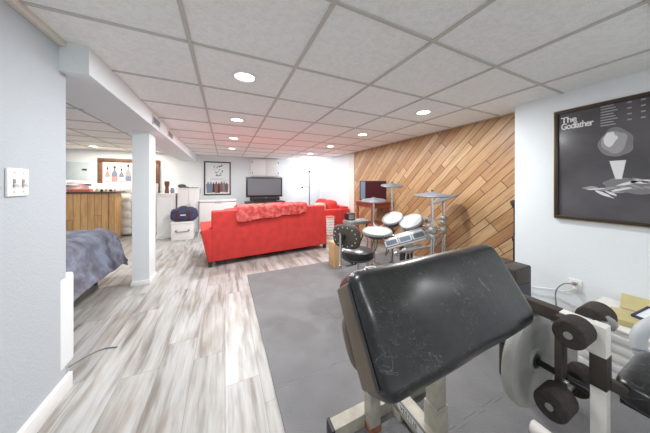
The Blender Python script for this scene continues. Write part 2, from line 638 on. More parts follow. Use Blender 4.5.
# ================================================================== SETTING
CEIL = 2.01
XR, XP, YB = 2.66, 2.90, 7.10
XL = -0.835

mb = MB(); mb.box(-4.4, 3.1, -2.2, 7.3, -0.06, 0.0)
struct('floor', mb, M['floor'], label='whitewashed wood laminate floor', cat='floor', smooth=False)
mb = MB(); mb.box(-4.4, 3.1, -2.2, 7.3, CEIL + 0.004, CEIL + 0.06)
ceiling = struct('ceiling', mb, M['ceil'], label='suspended ceiling of square speckled tiles', cat='ceiling', smooth=False)
mb = MB()
gx = -0.18 - 0.61 * 6
while gx < 2.95:
    y1 = YB
    y0 = 1.236 if gx > XR else -2.2
    if not (-1.084 < gx < -0.713):
        mb.box(gx - .010, gx + .010, y0, y1, CEIL - .004, CEIL + .006)
    gx += 0.61
gy = 0.875 - 0.61 * 5
while gy < YB:
    mb.box(-4.3, -1.084, gy - .009, gy + .009, CEIL - .0035, CEIL + .006)
    mb.box(-0.713 if gy > 1.8 else -0.835, XP if gy > 1.236 else XR, gy - .009, gy + .009, CEIL - .0035, CEIL + .006)
    gy += 0.61
struct('ceiling_grid', mb, M['grid'], ceiling, smooth=False)

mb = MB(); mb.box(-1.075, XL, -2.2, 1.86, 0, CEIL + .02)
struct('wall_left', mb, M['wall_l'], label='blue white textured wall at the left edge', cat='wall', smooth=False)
mb = MB(); mb.box(-1.07, XL + .001, 1.80, 1.945, 0.14, 0.68, 0.022, 4)
struct('trim_1', mb, M['wall'], label='low white rounded block capping the end of the left wall', cat='trim')
mb = MB()
mb.box(XL, XL + .012, -2.2, 1.90, 0, .092, .003)
mb.box(XL, XL + .007, -2.2, 1.885, .092, .104, .003)
struct('baseboard_left', mb, M['trim'])
mb = MB(); mb.box(XL, XL + .03, -2.2, 1.80, CEIL - .028, CEIL + .006, .004)
struct('trim_2', mb, M['cream'])
mb = MB(); mb.box(-1.084, -0.713, 1.80, YB, 1.851, CEIL + .02)
struct('ceiling_beam', mb, M['wall'], label='white boxed beam under the ceiling over the column', cat='beam', smooth=False)
mb = MB(); mb.box(-0.990, -0.828, 3.425, 3.685, 0, 1.855)
column = struct('column', mb, M['wall'], label='square white column holding the boxed beam', cat='column', smooth=False)
mb = MB()
mb.box(-1.004, -0.814, 3.411, 3.699, 0, .045, .006)
mb.box(-0.998, -0.820, 3.417, 3.693, .045, .06, .004)
struct('column_base', mb, M['trim'], column)

mb = MB(); mb.box(XR, XP + .1, -2.2, 1.236, 0, CEIL + .02)
struct('wall_right', mb, M['wall'], label='white wall carrying the large dark poster', cat='wall', smooth=False)
mb = MB(); mb.box(XP, XP + .1, 1.236, 4.80, 0, CEIL + .02)
struct('wall_far_right', mb, M['panel'], label='wall of diagonal honey coloured wood boards', cat='wall', smooth=False)
mb = MB(); mb.box(XP, XP + .1, 4.80, YB + .1, 0, CEIL + .02)
struct('wall_lounge_right', mb, M['wall'], label='white wall behind the red loveseat', cat='wall', smooth=False)
mb = MB(); mb.box(XP - .012, XP, 4.80, 5.05, 0, CEIL, .003)
struct('trim_3', mb, M['cream'])
mb = MB(); mb.box(-4.4, XP + .1, YB, YB + .1, 0, CEIL + .02)
struct('wall_back', mb, M['wall'], label='white wall at the far end of the room', cat='wall', smooth=False)
mb = MB(); mb.box(-4.4, -4.3, -2.2, YB, 0, CEIL + .02)
struct('wall_alcove_left', mb, M['wall'], smooth=False)
mb = MB(); mb.box(-1.36, -1.09, 6.16, YB, 0, 0.985)
mb.box(-1.385, -1.065, 6.135, YB, 0.985, 1.012, .004)
mb.box(-1.375, -1.075, 6.145, YB, 0.955, 0.985, .004)
mb.box(-1.372, -1.078, 6.148, YB, 0, 0.08, .004)
struct('half_wall', mb, M['trim'], label='low white half wall with a capped end post', cat='half wall')

# ================================================================== CEILING FIXTURES
GLOWS = []


def downlight(x, y, label, w=DOWNLIGHT_W, tint=(0.97, 0.985, 1.0), proto=[None]):
    z = CEIL + .004
    if proto[0] is None:
        t = thing('recessed_downlight', label, 'ceiling light', (x, y, z), 'recessed ceiling downlights')
        mb = MB()
        mb.lathe([(.068, .0), (.090, .0), (.093, -.003), (.090, -.009), (.070, -.009), (.066, -.004), (.068, .0)], Matrix.Translation((x, y, z)))
        mb.build('trim_ring', M['plastic_w'], t)
        mb = MB()
        mb.lathe([(0, -.003), (.067, -.003), (.067, -.001), (0, -.001)], Matrix.Translation((x, y, z)))
        mb.build('lens', M['glow'], t)
        proto[0] = t
    else:
        t = copy_tree(proto[0])
        t.location = (x, y, z)
        t['label'] = label
    l = bpy.data.lights.new('downlight_lamp', 'AREA')
    l.shape = 'DISK'
    l.size = 0.13
    l.energy = w
    l.color = tint
    lo = bpy.data.objects.new('downlight_lamp', l)
    lo.location = (x, y, z - .012)
    COL.objects.link(lo)
    return t


names_a = ['nearest ceiling downlight in the row above the sofa', 'second ceiling downlight in the row above the sofa',
           'third ceiling downlight in the row above the sofa', 'farthest ceiling downlight in the row towards the framed poster']
for i, y in enumerate((1.785, 3.005, 4.225, 5.445)):
    downlight(0.13, y, names_a[i], w=DOWNLIGHT_W * (.75, 1, 1.0, .8)[i])
names_b = ['nearest ceiling downlight in the row beside the wood panelled wall', 'second ceiling downlight along the wood panelled wall',
           'third ceiling downlight beside the end of the wood wall', 'farthest ceiling downlight above the red loveseat']
for i, y in enumerate((1.785, 3.005, 4.225, 5.445)):
    downlight(1.97, y, names_b[i], w=DOWNLIGHT_W * (1.05, .75, .75, .7)[i])
downlight(0.13, 0.565, 'ceiling downlight overhead, nearer than every visible one on the left row', w=6.0)
downlight(0.13, -0.655, 'ceiling downlight behind the viewer on the left row', w=6.0)
downlight(1.97, -0.655, 'ceiling downlight behind the viewer on the right row', w=6.0)
downlight(-2.48, 6.42, 'ceiling downlight in the alcove above the wooden bar', w=15.0, tint=(1.0, 0.92, 0.80))
downlight(-2.48, 4.0, 'ceiling downlight above the bed, hidden by the left wall')
downlight(-1.75, 6.72, 'ceiling downlight beside the bottle picture', w=7, tint=(1.0, 0.92, 0.80))

# vents on the beam
for i, (y0, y1, lb) in enumerate(((3.04, 3.37, 'white louvred vent on the beam right above the column'), (3.76, 4.10, 'white louvred vent on the beam beyond the column'))):
    x = -0.713
    t = thing('air_vent', lb, 'vent', (x, (y0 + y1) / 2, 1.875), 'vents on the beam')
    mb = MB()
    mb.box(x, x + .006, y0, y0 + .025, 1.872, 1.978, .002)
    mb.box(x, x + .006, y1 - .025, y1, 1.872, 1.978, .002)
    mb.box(x, x + .006, y0, y1, 1.872, 1.888, .002)
    mb.box(x, x + .006, y0, y1, 1.962, 1.978, .002)
    mb.build('vent_frame', M['plastic_w'], t)
    mb = MB()
    mb.box(x, x + .0015, y0 + .02, y1 - .02, 1.885, 1.965)
    mb.build('vent_opening', M['ink_b'], t)
    mb = MB()
    for k in range(5):
        z = 1.894 + k * .0155
        mb.bar((x + .004, y0 + .024, z), (x + .004, y1 - .024, z), .007, .003, .0005)
    mb.build('louvres', M['lgrey'], t)

# ================================================================== FOAM MATS
cols_w = ['left edge column', 'second column from left', 'third column from left', 'column beside white wall']
rows_w = ['back row nearest the sofa', 'second row from sofa', 'third row from sofa', 'fourth row from sofa', 'fifth row from sofa', 'front row']


def mat_outline(x0, x1, y0, y1, tl, tr, tb, tf):
    """tile outline with puzzle teeth; flags say which sides carry teeth (+1 out, -1 in, 0 straight)"""
    n, d = 8, .017

    def side(p, q, nx, ny, sgn, phase):
        out = [p]
        if sgn:
            for k in range(n):
                if (k + phase) % 2:
                    continue
                a, b_ = (k + .12) / n, (k + .88) / n
                a2, b2 = (k - .05 + .12) / n, (k + 1.05 - .12) / n
                for t, o in ((a, 0), (a2, d), (b2, d), (b_, 0)):
                    out.append((p[0] + (q[0] - p[0]) * t + nx * o * sgn, p[1] + (q[1] - p[1]) * t + ny * o * sgn))
        return out
    P = side((x0, y0), (x1, y0), 0, -1, tf, 0) + side((x1, y0), (x1, y1), 1, 0, tr, 0)
    P += side((x1, y1), (x0, y1), 0, 1, tb, 1) + side((x0, y1), (x0, y0), -1, 0, tl, 1)
    return P


for r in range(6):
    for c in range(4):
        x0 = 0.26 + .61 * c
        y1 = 3.17 - .61 * r
        x1 = min(x0 + .61, XR)
        g = .0006
        P = mat_outline(x0 + g, x1 - g, y1 - .61 + g, y1 - g,
                        -1 if c else 0, 1 if c < 3 else 0, -1 if r else 0, 1 if r < 5 else 0)
        # inward teeth must clear the neighbour's outward ones
        mb = MB()
        mb.prism(P, .011, Matrix.Translation((0, 0, 0.0005)))
        o = mb.build('foam_floor_mat', M['matfoam'], None, (x0, y1 - .61, 0), smooth=False)
        tag(o, 'grey foam floor mat, %s, %s' % (rows_w[r], cols_w[c]), 'floor mat', 'interlocking foam floor mats')

# ================================================================== RED SOFA
def make_sofa_parts(t, hw, depth, zb, za, legs=True, ncush=2, flares=(.09, .09), back_t=.2, bulge=1.0):
    """local: x across, rear face at y=0, seat opens to +y"""
    mb = MB(); mb.box(-hw + .02, hw - .02, -.006, back_t, .085, zb, .014, 3); mb.build('sofa_back', M['red'], t)
    mb = MB(); mb.box(-hw + .1, hw - .1, back_t, depth - .03, .085, .30, .02, 3); mb.build('seat_base', M['red'], t)
    for s, flare in ((-1, flares[0]), (1, flares[1])):
        poly = [(s * (hw + .03), .085), (s * (hw + .03 + flare), za - .03), (s * (hw + .02 + flare), za), (s * (hw - .14), za), (s * (hw - .14), .085)]
        mb = MB()
        mb.prism(poly, depth, frame_of((0, depth, 0), (1, 0, 0), (0, 0, 1)), .012)
        mb.build('arm', M['red'], t)
    w = (2 * hw - .28) / ncush
    for k in range(ncush):
        cx = -hw + .14 + w * (k + .5)
        mb = MB(); mb.pillow((cx, back_t + (depth - back_t) / 2 + .02, .375), (w - .01, depth - back_t, .17), (9, 9, 5)); mb.build('seat_cushion', M['red'], t)
        mb = MB(); mb.pillow((cx, back_t + .11 * bulge - .01, zb - .20 + (.15 if bulge > 1 else 0)), (w - .01, .22 * bulge, .42), (6, 3.2, 6) if bulge == 1 else (4, 3, 3.2), wob=.03); mb.build('back_cushion', M['red'], t)
    if legs:
        for sx in (-1, 1):
            for y in (.045, depth - .06):
                mb = MB()
                mb.prism([(sx * (hw + .0) - .03, .09), (sx * (hw + .0) + .03, .09), (sx * hw + .022, 0), (sx * hw - .022, 0)], .055, frame_of((0, y + .0275, 0), (1, 0, 0), (0, 0, 1)), .003)
                mb.build('leg', M['darkwood'], t)


sofa_loc, sofa_rz = (0.755, 3.79, 0), R(5.4)
t = thing('sofa', 'long red sofa seen from behind with a throw over its back', 'sofa', sofa_loc, local=True, rz=sofa_rz)
make_sofa_parts(t, 0.955, 0.90, 0.815, 0.555, flares=(.09, -.01))

SM = Matrix.Translation(sofa_loc) @ Matrix.Rotation(sofa_rz, 4, 'Z')


def throw_fn(u, v):
    x = -.60 + 1.14 * u
    hang = .205 - .075 * u + .012 * sin(u * 17)
    front = .22
    L = hang + .26 + front
    s = v * L
    top = .835
    bulge = .018 * noise.noise(Vector((u * 9, v * 7, 1.7))) + .010 * noise.noise(Vector((u * 22, v * 16, 4.7)))
    if s < hang:
        y, z = -.030, top - hang + s
    elif s < hang + .26:
        q = (s - hang) / .26
        y, z = -.030 + .253 * q, top + .030 * sin(pi * q) ** .5
    else:
        y, z = .225 + .06 * (s - hang - .26), top + .006 - (s - hang - .26) * .04
    z += max(bulge, -.01) * 1.0
    y -= abs(bulge) * .9
    x += .012 * sin(v * 9) * (1 if u > .5 else -1)
    return SM @ Vector((x, y, z + .012))


mb = MB(); mb.grid(throw_fn, 60, 34, -.016)
o = mb.build('sofa_throw', M['throw'], None, (0.75, 3.8, 0.66))
tag(o, 'mottled red and pink plush throw draped over the sofa back', 'throw')

# loveseat along the far right wall
t = thing('loveseat', 'red loveseat with plump back cushions against the far white wall', 'loveseat', (2.86, 5.68, 0), local=True, rz=R(90))
make_sofa_parts(t, 0.66, 0.86, 0.64, 0.59, flares=(.02, .02), bulge=1.4)
mb = MB(); mb.pillow((2.17, 5.30, .605), (.34, .15, .28), (3, 2.6, 3), wob=.04)
tag(mb.build('throw_pillow', M['beige_c'], None, (2.17, 5.30, .465)), 'small beige patterned pillow lying on the red loveseat', 'pillow')
t = thing('storage_basket', 'little white basket on the floor between the sofa and the loveseat', 'basket', (2.24, 4.82, 0))
mb = MB()
for k in range(7):
    mb.box(2.16, 2.32, 4.75, 4.89, .02 + k * .06, .07 + k * .06, .012)
mb.build('basket_body', M['plastic_w'], t)
mb = MB(); mb.box(2.15, 2.33, 4.74, 4.90, 0.0, .03, .006); mb.box(2.15, 2.33, 4.74, 4.90, .43, .46, .008); mb.build('basket_rim', M['coral'], t)

# ================================================================== FAR WALL: TV, CUPBOARD, POSTER, FREEZER, LAMP
t = thing('tv_stand', 'dark wooden stand under the television', 'tv stand', (1.0, 6.55, 0))
mb = MB(); mb.box(.48, 1.53, 6.28, 6.80, .70, .74, .006); mb.build('stand_top', M['darkwood'], t)
for x in (.50, 1.49):
    mb = MB(); mb.box(x, x + .025, 6.30, 6.78, 0, .70, .003); mb.build('side_panel', M['darkwood'], t)
mb = MB(); mb.box(.525, 1.49, 6.32, 6.78, .36, .38); mb.build('shelf', M['darkwood'], t)
mb = MB(); mb.box(.525, 1.49, 6.32, 6.78, .04, .06); mb.build('shelf', M['darkwood'], t)
mb = MB(); mb.box(.525, 1.49, 6.76, 6.78, .06, .70); mb.build('back_panel', M['darkwood'], t)

t = thing('television', 'black flat television with a speaker bar base on the dark stand', 'television', (1.0, 6.5, .74))
mb = MB(); mb.box(.503, 1.480, 6.46, 6.55, .865, 1.416, .008); mb.build('tv_case', M['black'], t)
mb = MB(); mb.box(.545, 1.438, 6.456, 6.462, .915, 1.375); mb.build('screen', M['screen'], t)
mb = MB(); mb.box(.60, 1.40, 6.44, 6.60, .765, .86, .012); mb.build('speaker_bar', M['black'], t)
mb = MB(); mb.box(.70, 1.30, 6.42, 6.62, .741, .768, .008); mb.build('tv_base', M['black'], t)
mb = MB(); mb.tube((1.02, 6.439, .84), (1.02, 6.436, .84), .012); mb.build('power_button', M['steel'], t)

t = thing('wall_cupboard', 'white two door cupboard set high on the wall above the television', 'cupboard', (1.1, 7.1, 1.467))
mb = MB(); mb.box(.675, 1.52, 7.00, 7.098, 1.467, 1.99, .004); mb.build('cupboard_frame', M['trim'], t)
for x0, x1, hx in ((.71, 1.09, .715), (1.105, 1.485, 1.48)):
    mb = MB(); mb.box(x0, x1, 6.982, 7.0, 1.50, 1.96, .003)
    mb.box(x0 + .05, x1 - .05, 6.978, 6.983, 1.55, 1.91, .003)
    d = mb.build('door', M['trim'], t)
    for z in (1.56, 1.88):
        mb = MB(); mb.tube((hx, 6.978, z - .025), (hx, 6.978, z + .025), .008); mb.build('hinge', M['satin'], d)

# framed group poster
t = thing('framed_poster', 'black framed poster of a row of standing figures on the far wall', 'framed poster', (-.19, 7.1, .916))
x0, x1, z0, z1 = -.527, .139, .916, 1.854
fw = .032
mb = MB()
for a in ((x0, x1, z0, z0 + fw), (x0, x1, z1 - fw, z1), (x0, x0 + fw, z0, z1), (x1 - fw, x1, z0, z1)):
    mb.box(a[0], a[1], 7.072, 7.099, a[2], a[3], .003)
mb.build('picture_frame', M['frame_k'], t)
mb = MB(); mb.box(x0 + .02, x1 - .02, 7.085, 7.098, z0 + .02, z1 - .02); pr = mb.build('print', M['paper'], t)
XF = frame_of((x0, 7.085, z0), (1, 0, 0), (0, 0, 1))   # x right, y up, z towards the viewer


def flat(polys, m, name, parent, F, d=.001):
    mb = MB()
    for p in polys:
        mb.prism(p, d, F)
    return mb.build(name, m, parent, smooth=False)


def figure(x, y, h, w):
    return [(x - w * .35, y), (x - w * .5, y + h * .45), (x - w * .55, y + h * .75), (x - w * .2, y + h * .84), (x - w * .17, y + h * .95),
            (x, y + h), (x + w * .17, y + h * .95), (x + w * .2, y + h * .84), (x + w * .55, y + h * .75), (x + w * .5, y + h * .45), (x + w * .35, y)]


rg = random.Random(3)
figs = {'ink_k': [], 'ink_r': [], 'ink_b': []}
for k in range(8):
    figs[('ink_b', 'ink_b', 'ink_k', 'ink_r', 'ink_k', 'ink_r', 'ink_b', 'ink_r')[k]].append(figure(.10 + k * .066, .055 + rg.random() * .03, .28 + rg.random() * .06, .085))
for k_, v_ in figs.items():
    for q_, p_ in enumerate(v_):
        flat([p_], M[k_], 'printed_figure', pr, XF, .0008 + .0002 * q_ + .0005 * len(v_))
sk = []
for k in range(26):
    x, y, w, h = .22 + rg.random() * .22, .52 + rg.random() * .30, .012 + rg.random() * .05, .008 + rg.random() * .03
    sk.append([(x, y), (x + w, y + h * .4), (x + w, y + h), (x + .01, y + h * 1.3)])
flat(sk, M['ink_b'], 'printed_sketch', pr, XF)
flat([[(.05, .045), (.62, .045), (.62, .075), (.05, .065)]], M['cream_p'], 'printed_ground', pr, XF, .0004)
flat([[(.14, .44), (.60, .41), (.60, .42), (.14, .45)], [(.17, .47), (.55, .46), (.55, .465), (.17, .475)]], M['ink_g'], 'printed_lines', pr, XF)

# chest freezer behind the sofa
t = thing('lidded_chest', 'low white lidded chest under the framed poster behind the sofa', 'chest', (-.17, 6.75, 0))
mb = MB(); mb.box(-.585, .262, 6.48, 7.05, .03, .755, .015, 3); mb.build('chest_body', M['plastic_w'], t)
mb = MB(); mb.box(-.592, .269, 6.47, 7.06, .765, .825, .018, 3); mb.build('chest_lid', M['plastic_w'], t)
mb = MB(); mb.box(-.24, -.09, 6.455, 6.475, .745, .785, .005); mb.build('lid_handle', M['lgrey'], t)
mb = MB()
for x in (-.54, .20):
    for y in (6.52, 7.0):
        mb.tube((x, y, 0), (x, y, .035), .025)
mb.build('chest_feet', M['black'], t)

# floor lamp
LX, LY = 2.377, 6.66
t = thing('floor_lamp', 'thin black floor lamp with an uplight and a small reading arm, lit', 'floor lamp', (LX, LY, 0))
mb = MB(); mb.lathe([(0, 0), (.13, 0), (.13, .012), (.10, .022), (.02, .03), (0, .03)], Matrix.Translation((LX, LY, 0))); mb.build('lamp_base', M['satin'], t)
mb = MB(); mb.tube((LX, LY, .025), (LX, LY, 1.60), .011); mb.build('pole', M['satin'], t)
mb = MB(); mb.lathe([(.012, 0), (.03, .01), (.062, .05), (.060, .052), (.028, .014), (0, .008)], Matrix.Translation((LX, LY, 1.595))); mb.build('uplight_bowl', M['satin'], t)
mb = MB(); mb.pillow((LX, LY, 1.645), (.05, .05, .06), 2); mb.build('bulb', M['bulb'], t)
mb = MB(); mb.path([(LX, LY, 1.12), (LX - .12, LY - .01, 1.145), (LX - .24, LY - .02, 1.135)], .007)
arm = mb.build('reading_arm', M['satin'], t)
mb = MB(); mb.lathe([(.010, .035), (.030, .015), (.040, -.035), (.037, -.035), (.026, .010), (0, .02)], Matrix.Translation((LX - .25, LY - .02, 1.12))); mb.build('reading_shade', M['satin'], arm)
mb = MB(); mb.pillow((LX - .25, LY - .02, 1.095), (.04, .04, .045), 2); mb.build('bulb', M['bulb'], arm)
for nm, loc, e in (('uplight_glow', (LX - .02, LY + .02, 1.73), TORCH_W), ('reading_glow', (LX - .25, LY - .01, 1.03), READ_W)):
    l = bpy.data.lights.new(nm, 'POINT')
    l.energy = e
    l.color = (0.80, 0.92, 1.0)
    l.shadow_soft_size = .04
    lo = bpy.data.objects.new(nm, l)
    lo.location = loc
    COL.objects.link(lo)

# ================================================================== LEFT BACK CORNER
t = thing('storage_cabinet', 'plain white cabinet standing behind the navy bag', 'cabinet', (-.86, 6.85, 0))
mb = MB(); mb.box(-1.06, -.60, 6.62, 7.08, .0, 1.105, .006); mb.build('cabinet_body', M['trim'], t)
mb = MB(); mb.box(-1.064, -.596, 6.60, 7.085, 1.105, 1.125, .004); mb.build('cabinet_top', M['trim'], t)
for x0, x1 in ((-1.05, -.835), (-.825, -.61)):
    mb = MB(); mb.box(x0, x1, 6.603, 6.62, .04, 1.09, .003); d = mb.build('door', M['trim'], t)
    kx = x1 - .03 if x0 < -1 else x0 + .03
    mb = MB(); mb.pillow((kx, 6.593, .70), (.024, .024, .024), 2); mb.build('knob', M['steel'], d)
mb = MB(); mb.pillow((-.99, 6.80, 1.174), (.17, .20, .09), (2.5, 2.5, 2.5), wob=.12, ws=2.2); mb.pillow((-.90, 6.76, 1.145), (.13, .13, .03), (2.5, 2.5, 3))
tag(mb.build('cap', M['cloth_d'], None, (-.97, 6.8, 1.125)), 'black cap lying on top of the white cabinet', 'cap')
mb = MB(); mb.tube((-.86, 6.74, 1.133), (-.62, 6.70, 1.133), .007); mb.pillow((-.75, 6.722, 1.137), (.03, .03, .024), 2)
tag(mb.build('metal_rod', M['satin'], None, (-.74, 6.72, 1.125)), 'thin black rod lying beside the cap on the white cabinet', 'rod')

t = thing('storage_box', 'white storage box with a bail handle under the navy bag', 'box', (-.83, 5.97, 0))
mb = MB(); mb.box(-1.04, -.64, 5.82, 6.16, 0.0, .385, .012); mb.build('box_body', M['plastic_w'], t)
mb = MB(); mb.box(-1.05, -.63, 5.81, 6.17, .36, .395, .008); mb.build('box_lid', M['plastic_w'], t)
mb = MB(); mb.path([(-.95, 5.818, .215), (-.95, 5.785, .195), (-.90, 5.78, .188), (-.77, 5.78, .188), (-.72, 5.785, .195), (-.72, 5.818, .215)], .007); mb.build('handle', M['satin'], t)
for x in (-.95, -.72):
    mb = MB(); mb.box(x - .018, x + .018, 5.812, 5.822, .20, .23, .003); mb.build('handle_plate', M['steel'], t)
mb = MB(); mb.bar((-.58, 6.12, .013), (-.50, 6.13, .31), .28, .012, .002)
tag(mb.build('cardboard_flap', M['plastic_w'], None, (-.55, 6.12, 0)), 'white board leaning beside the white storage box', 'board')

t = thing('duffel_bag', 'navy canvas duffel bag resting on the white storage box', 'bag', (-.82, 5.98, .395))
mb = MB(); mb.pillow((-.82, 5.99, .545), (.50, .30, .28), (5, 4, 4), wob=.05, ws=2); mb.build('bag_body', M['navy'], t)
for x in (-.94, -.72):
    mb = MB(); mb.bar((x, 5.834, .42), (x, 5.835, .64), .04, .006, .001); mb.build('strap', M['maroon_w'], t)
mb = MB(); mb.path([(-.94, 5.85, .64), (-.90, 5.90, .71), (-.83, 5.92, .73), (-.76, 5.90, .71), (-.72, 5.85, .64)], .011); mb.build('carry_handle', M['cloth_d'], t)
mb = MB(); mb.box(-.88, -.78, 5.832, 5.838, .53, .555, .001); mb.build('stitched_patch', M['ink_w'], t)
mb = MB(); mb.pillow((-.80, 6.03, .685), (.30, .16, .05), (3, 3, 2.5), wob=.1); mb.build('top_flap', M['cloth_d'], t)

# vase and jar on the half wall
mb = MB(); mb.lathe([(0, 0), (.040, 0), (.045, .02), (.035, .10), (.030, .14), (.047, .19), (.050, .26), (.038, .275), (.034, .27), (.030, .15), (0, .14)], Matrix.Translation((-1.19, 6.23, 1.012)))
tag(mb.build('vase', M['brownvase'], None, (-1.19, 6.23, 1.012)), 'brown waisted vase on the capped end of the half wall', 'vase')
mb = MB(); mb.lathe([(0, 0), (.035, 0), (.038, .01), (.038, .085), (.028, .10), (.030, .12), (0, .12)], Matrix.Translation((-1.095, 6.26, 1.012)))
tag(mb.build('jar', M['bluejar'], None, (-1.095, 6.26, 1.012)), 'small blue grey jar beside the brown vase on the half wall', 'jar')

# bottle picture
t = thing('framed_picture', 'wide brown framed picture of a row of bottles behind the column', 'framed picture', (-2.08, 7.1, .92))
x0, x1, z0, z1 = -2.663, -1.50, .92, 1.83
fw = .085
mb = MB()
for a in ((x0, x1, z0, z0 + fw), (x0, x1, z1 - fw, z1), (x0, x0 + fw, z0 + fw, z1 - fw), (x1 - fw, x1, z0 + fw, z1 - fw)):
    mb.box(a[0], a[1], 7.062, 7.099, a[2], a[3], .006)
mb.build('picture_frame', M['frame_b'], t)
mb = MB(); mb.box(x0 + .05, x1 - .05, 7.085, 7.098, z0 + .05, z1 - .05); pr = mb.build('print', M['cream_p'], t)
XF = frame_of((x0, 7.085, z0), (1, 0, 0), (0, 0, 1))


def bottle(x, y, h, w):
    L = [(w * .5, 0), (w * .5, h * .48), (w * .42, h * .58), (w * .17, h * .70), (w * .15, h * .92), (w * .2, h * .93), (w * .2, h)]
    return [(x + a, y + b_) for a, b_ in L] + [(x - a, y + b_) for a, b_ in reversed(L)]


bs = [(.17, .34, .08), (.295, .37, .11), (.42, .32, .09), (.545, .42, .11), (.67, .33, .10), (.79, .36, .10), (.92, .38, .11)]
for i, (bx, bh, bw) in enumerate(bs):
    flat([bottle(bx, .36, bh, bw)], M[('ink_p', 'ink_b', 'ink_b', 'ink_g', 'ink_p', 'ink_b', 'ink_g')[i]], 'printed_bottle', pr, XF)
    flat([[(bx - bw * .5, .38), (bx + bw * .5, .38), (bx + bw * .5, .36 + bh * .32), (bx - bw * .5, .36 + bh * .32)]],
         M[('cream_p', 'ink_p', 'paper', 'ink_b', 'ink_p', 'paper', 'ink_p')[i]], 'printed_label', pr, XF, .0016)
    flat([[(bx - bw * .19, .36 + bh * .86), (bx + bw * .19, .36 + bh * .86), (bx + bw * .19, .36 + bh), (bx - bw * .19, .36 + bh)]], M['ink_k'], 'printed_cap', pr, XF, .0016)

# pale canvas left of it
t = thing('wall_canvas', 'pale blue unframed panel on the alcove wall above the bar', 'wall panel', (-2.97, 7.1, 1.25))
mb = MB(); mb.box(-3.17, -2.785, 7.075, 7.099, 1.20, 1.72, .003); mb.build('canvas', M['mirrorglass'], t)
mb = MB(); mb.box(-2.92, -2.84, 7.073, 7.076, 1.53, 1.57); mb.build('dark_plaque', M['ink_k'], t)

# tufted mattress leaning upright
def mattress_front(u, v):
    x = -2.80 + 1.28 * u
    z = .02 + 1.22 * v
    a, b_ = sin(pi * (x + 2.8) / .20) ** 2, sin(pi * z / .20) ** 2
    e = min(u, 1 - u, v, 1 - v)
    return Vector((x, 6.86 - .030 * (a * b_) ** .35 + .05 * max(0, 1 - e * 18) ** 2, z))


t = thing('mattress', 'white tufted mattress standing on edge between the bar and the column', 'mattress', (-2.16, 6.95, 0))
mb = MB(); mb.grid(mattress_front, 64, 62, 0); mb.box(-2.80, -1.52, 6.90, 7.05, .02, 1.24, .03, 3); mb.build('mattress_body', M['tuft'], t)
for i in range(1, 7):
    for j in range(1, 7):
        mb = MB(); mb.pillow((-2.80 + .20 * i, 6.858, .20 * j), (.026, .016, .026), 2, cuts=3); mb.build('tuft_button', M['ink_g'], t)

# bar
t = thing('bar_counter', 'honey wood plank bar counter with a dark top in the alcove', 'bar counter', (-2.6, 6.5, 0))
mb = MB(); mb.box(-3.30, -2.14, 6.32, 6.74, 0, 1.03, .004); mb.build('bar_body', M['pine'], t)
mb = MB(); mb.box(-3.33, -2.08, 6.27, 6.77, 1.03, 1.062, .005); mb.build('bar_top', M['bartop'], t)
mb = MB(); mb.box(-2.14, -2.125, 6.34, 6.72, .06, .97, .003); mb.build('end_panel', M['pine'], t)
mb = MB(); mb.box(-2.20, -2.13, 6.305, 6.33, 0, 1.03, .004); mb.build('corner_post', M['pine'], t)

def heap(u, v):
    a = 2 * pi * u
    r = .22 * (1 - v) ** .6 * (1 + .25 * noise.noise(Vector((cos(a) * 2, sin(a) * 2, v * 3))))
    return Vector((-2.83 + r * 1.35 * cos(a), 6.60 + r * .55 * sin(a), 1.066 + .22 * v ** .7 + .04 * noise.noise(Vector((u * 11, v * 5, 2)))))


t = thing('folded_towels', 'heap of crumpled white cloth on the left end of the bar', 'cloth heap', (-2.83, 6.60, 1.062))
mb = MB(); mb.pillow((-2.84, 6.60, 1.215), (.50, .22, .17), (2.2, 2.4, 2.2), wob=.22, ws=2.3); mb.pillow((-2.80, 6.60, 1.127), (.34, .20, .12), (3, 3, 3), wob=.1); mb.build('white_cloth', M['cloth_w'], t)
mb = MB(); mb.pillow((-2.66, 6.56, 1.21), (.20, .10, .035), (2.5, 2.5, 2.5), mtx=None, wob=.1); mb.build('dark_cloth', M['cloth_d'], t); mb = MB(); mb.pillow((-3.02, 6.56, 1.285), (.18, .10, .035), (2.5, 2.5, 2.5), wob=.1); mb.build('dark_cloth', M['cloth_d'], t)
mb = MB(); mb.box(-2.83, -2.50, 6.33, 6.46, 1.0625, 1.118, .006)
tag(mb.build('card_box', M['coral'], None, (-2.66, 6.43, 1.062)), 'flat coral red box on the bar in front of the white cloth', 'box')
rg = random.Random(5)
for i, (x, m_, r, h, lb) in enumerate(((-2.43, 'steel', .022, .06, 'small steel shaker on the bar next to the coral box'),
                                       (-2.36, 'black', .024, .05, 'little black pot on the bar, second from the coral box'),
                                       (-2.29, 'manila', .020, .055, 'small straw coloured jar in the middle of the bar items'),
                                       (-2.22, 'black', .026, .045, 'little black pot near the right end of the bar'),
                                       (-2.15, 'coral', .018, .05, 'small coral jar at the right end of the bar top'))):
    mb = MB(); mb.lathe([(0, 0), (r, 0), (r, h * .7), (r * .6, h * .8), (r * .65, h), (0, h)], Matrix.Translation((x, 6.40 + .06 * rg.random(), 1.062)), 16)
    tag(mb.build('jar', M[m_], None, (x, 6.43, 1.062)), lb, 'jar', 'little pots on the bar')

# ================================================================== BED
t = thing('bed', 'bed under a rumpled blue grey quilt beyond the left wall', 'bed', (-2.0, 3.05, 0))
mb = MB(); mb.box(-2.83, -1.36, 2.02, 3.78, .16, .34, .01); mb.build('bed_base', M['sheet'], t)
mb = MB(); mb.box(-2.84, -1.33, 2.0, 3.80, .34, .55, .05, 3); mb.build('mattress', M['tuft'], t)
for x in (-2.8, -1.42):
    for y in (2.08, 3.70):
        mb = MB(); mb.tube((x, y, 0), (x, y, .165), .03); mb.build('leg', M['darkwood'], t)


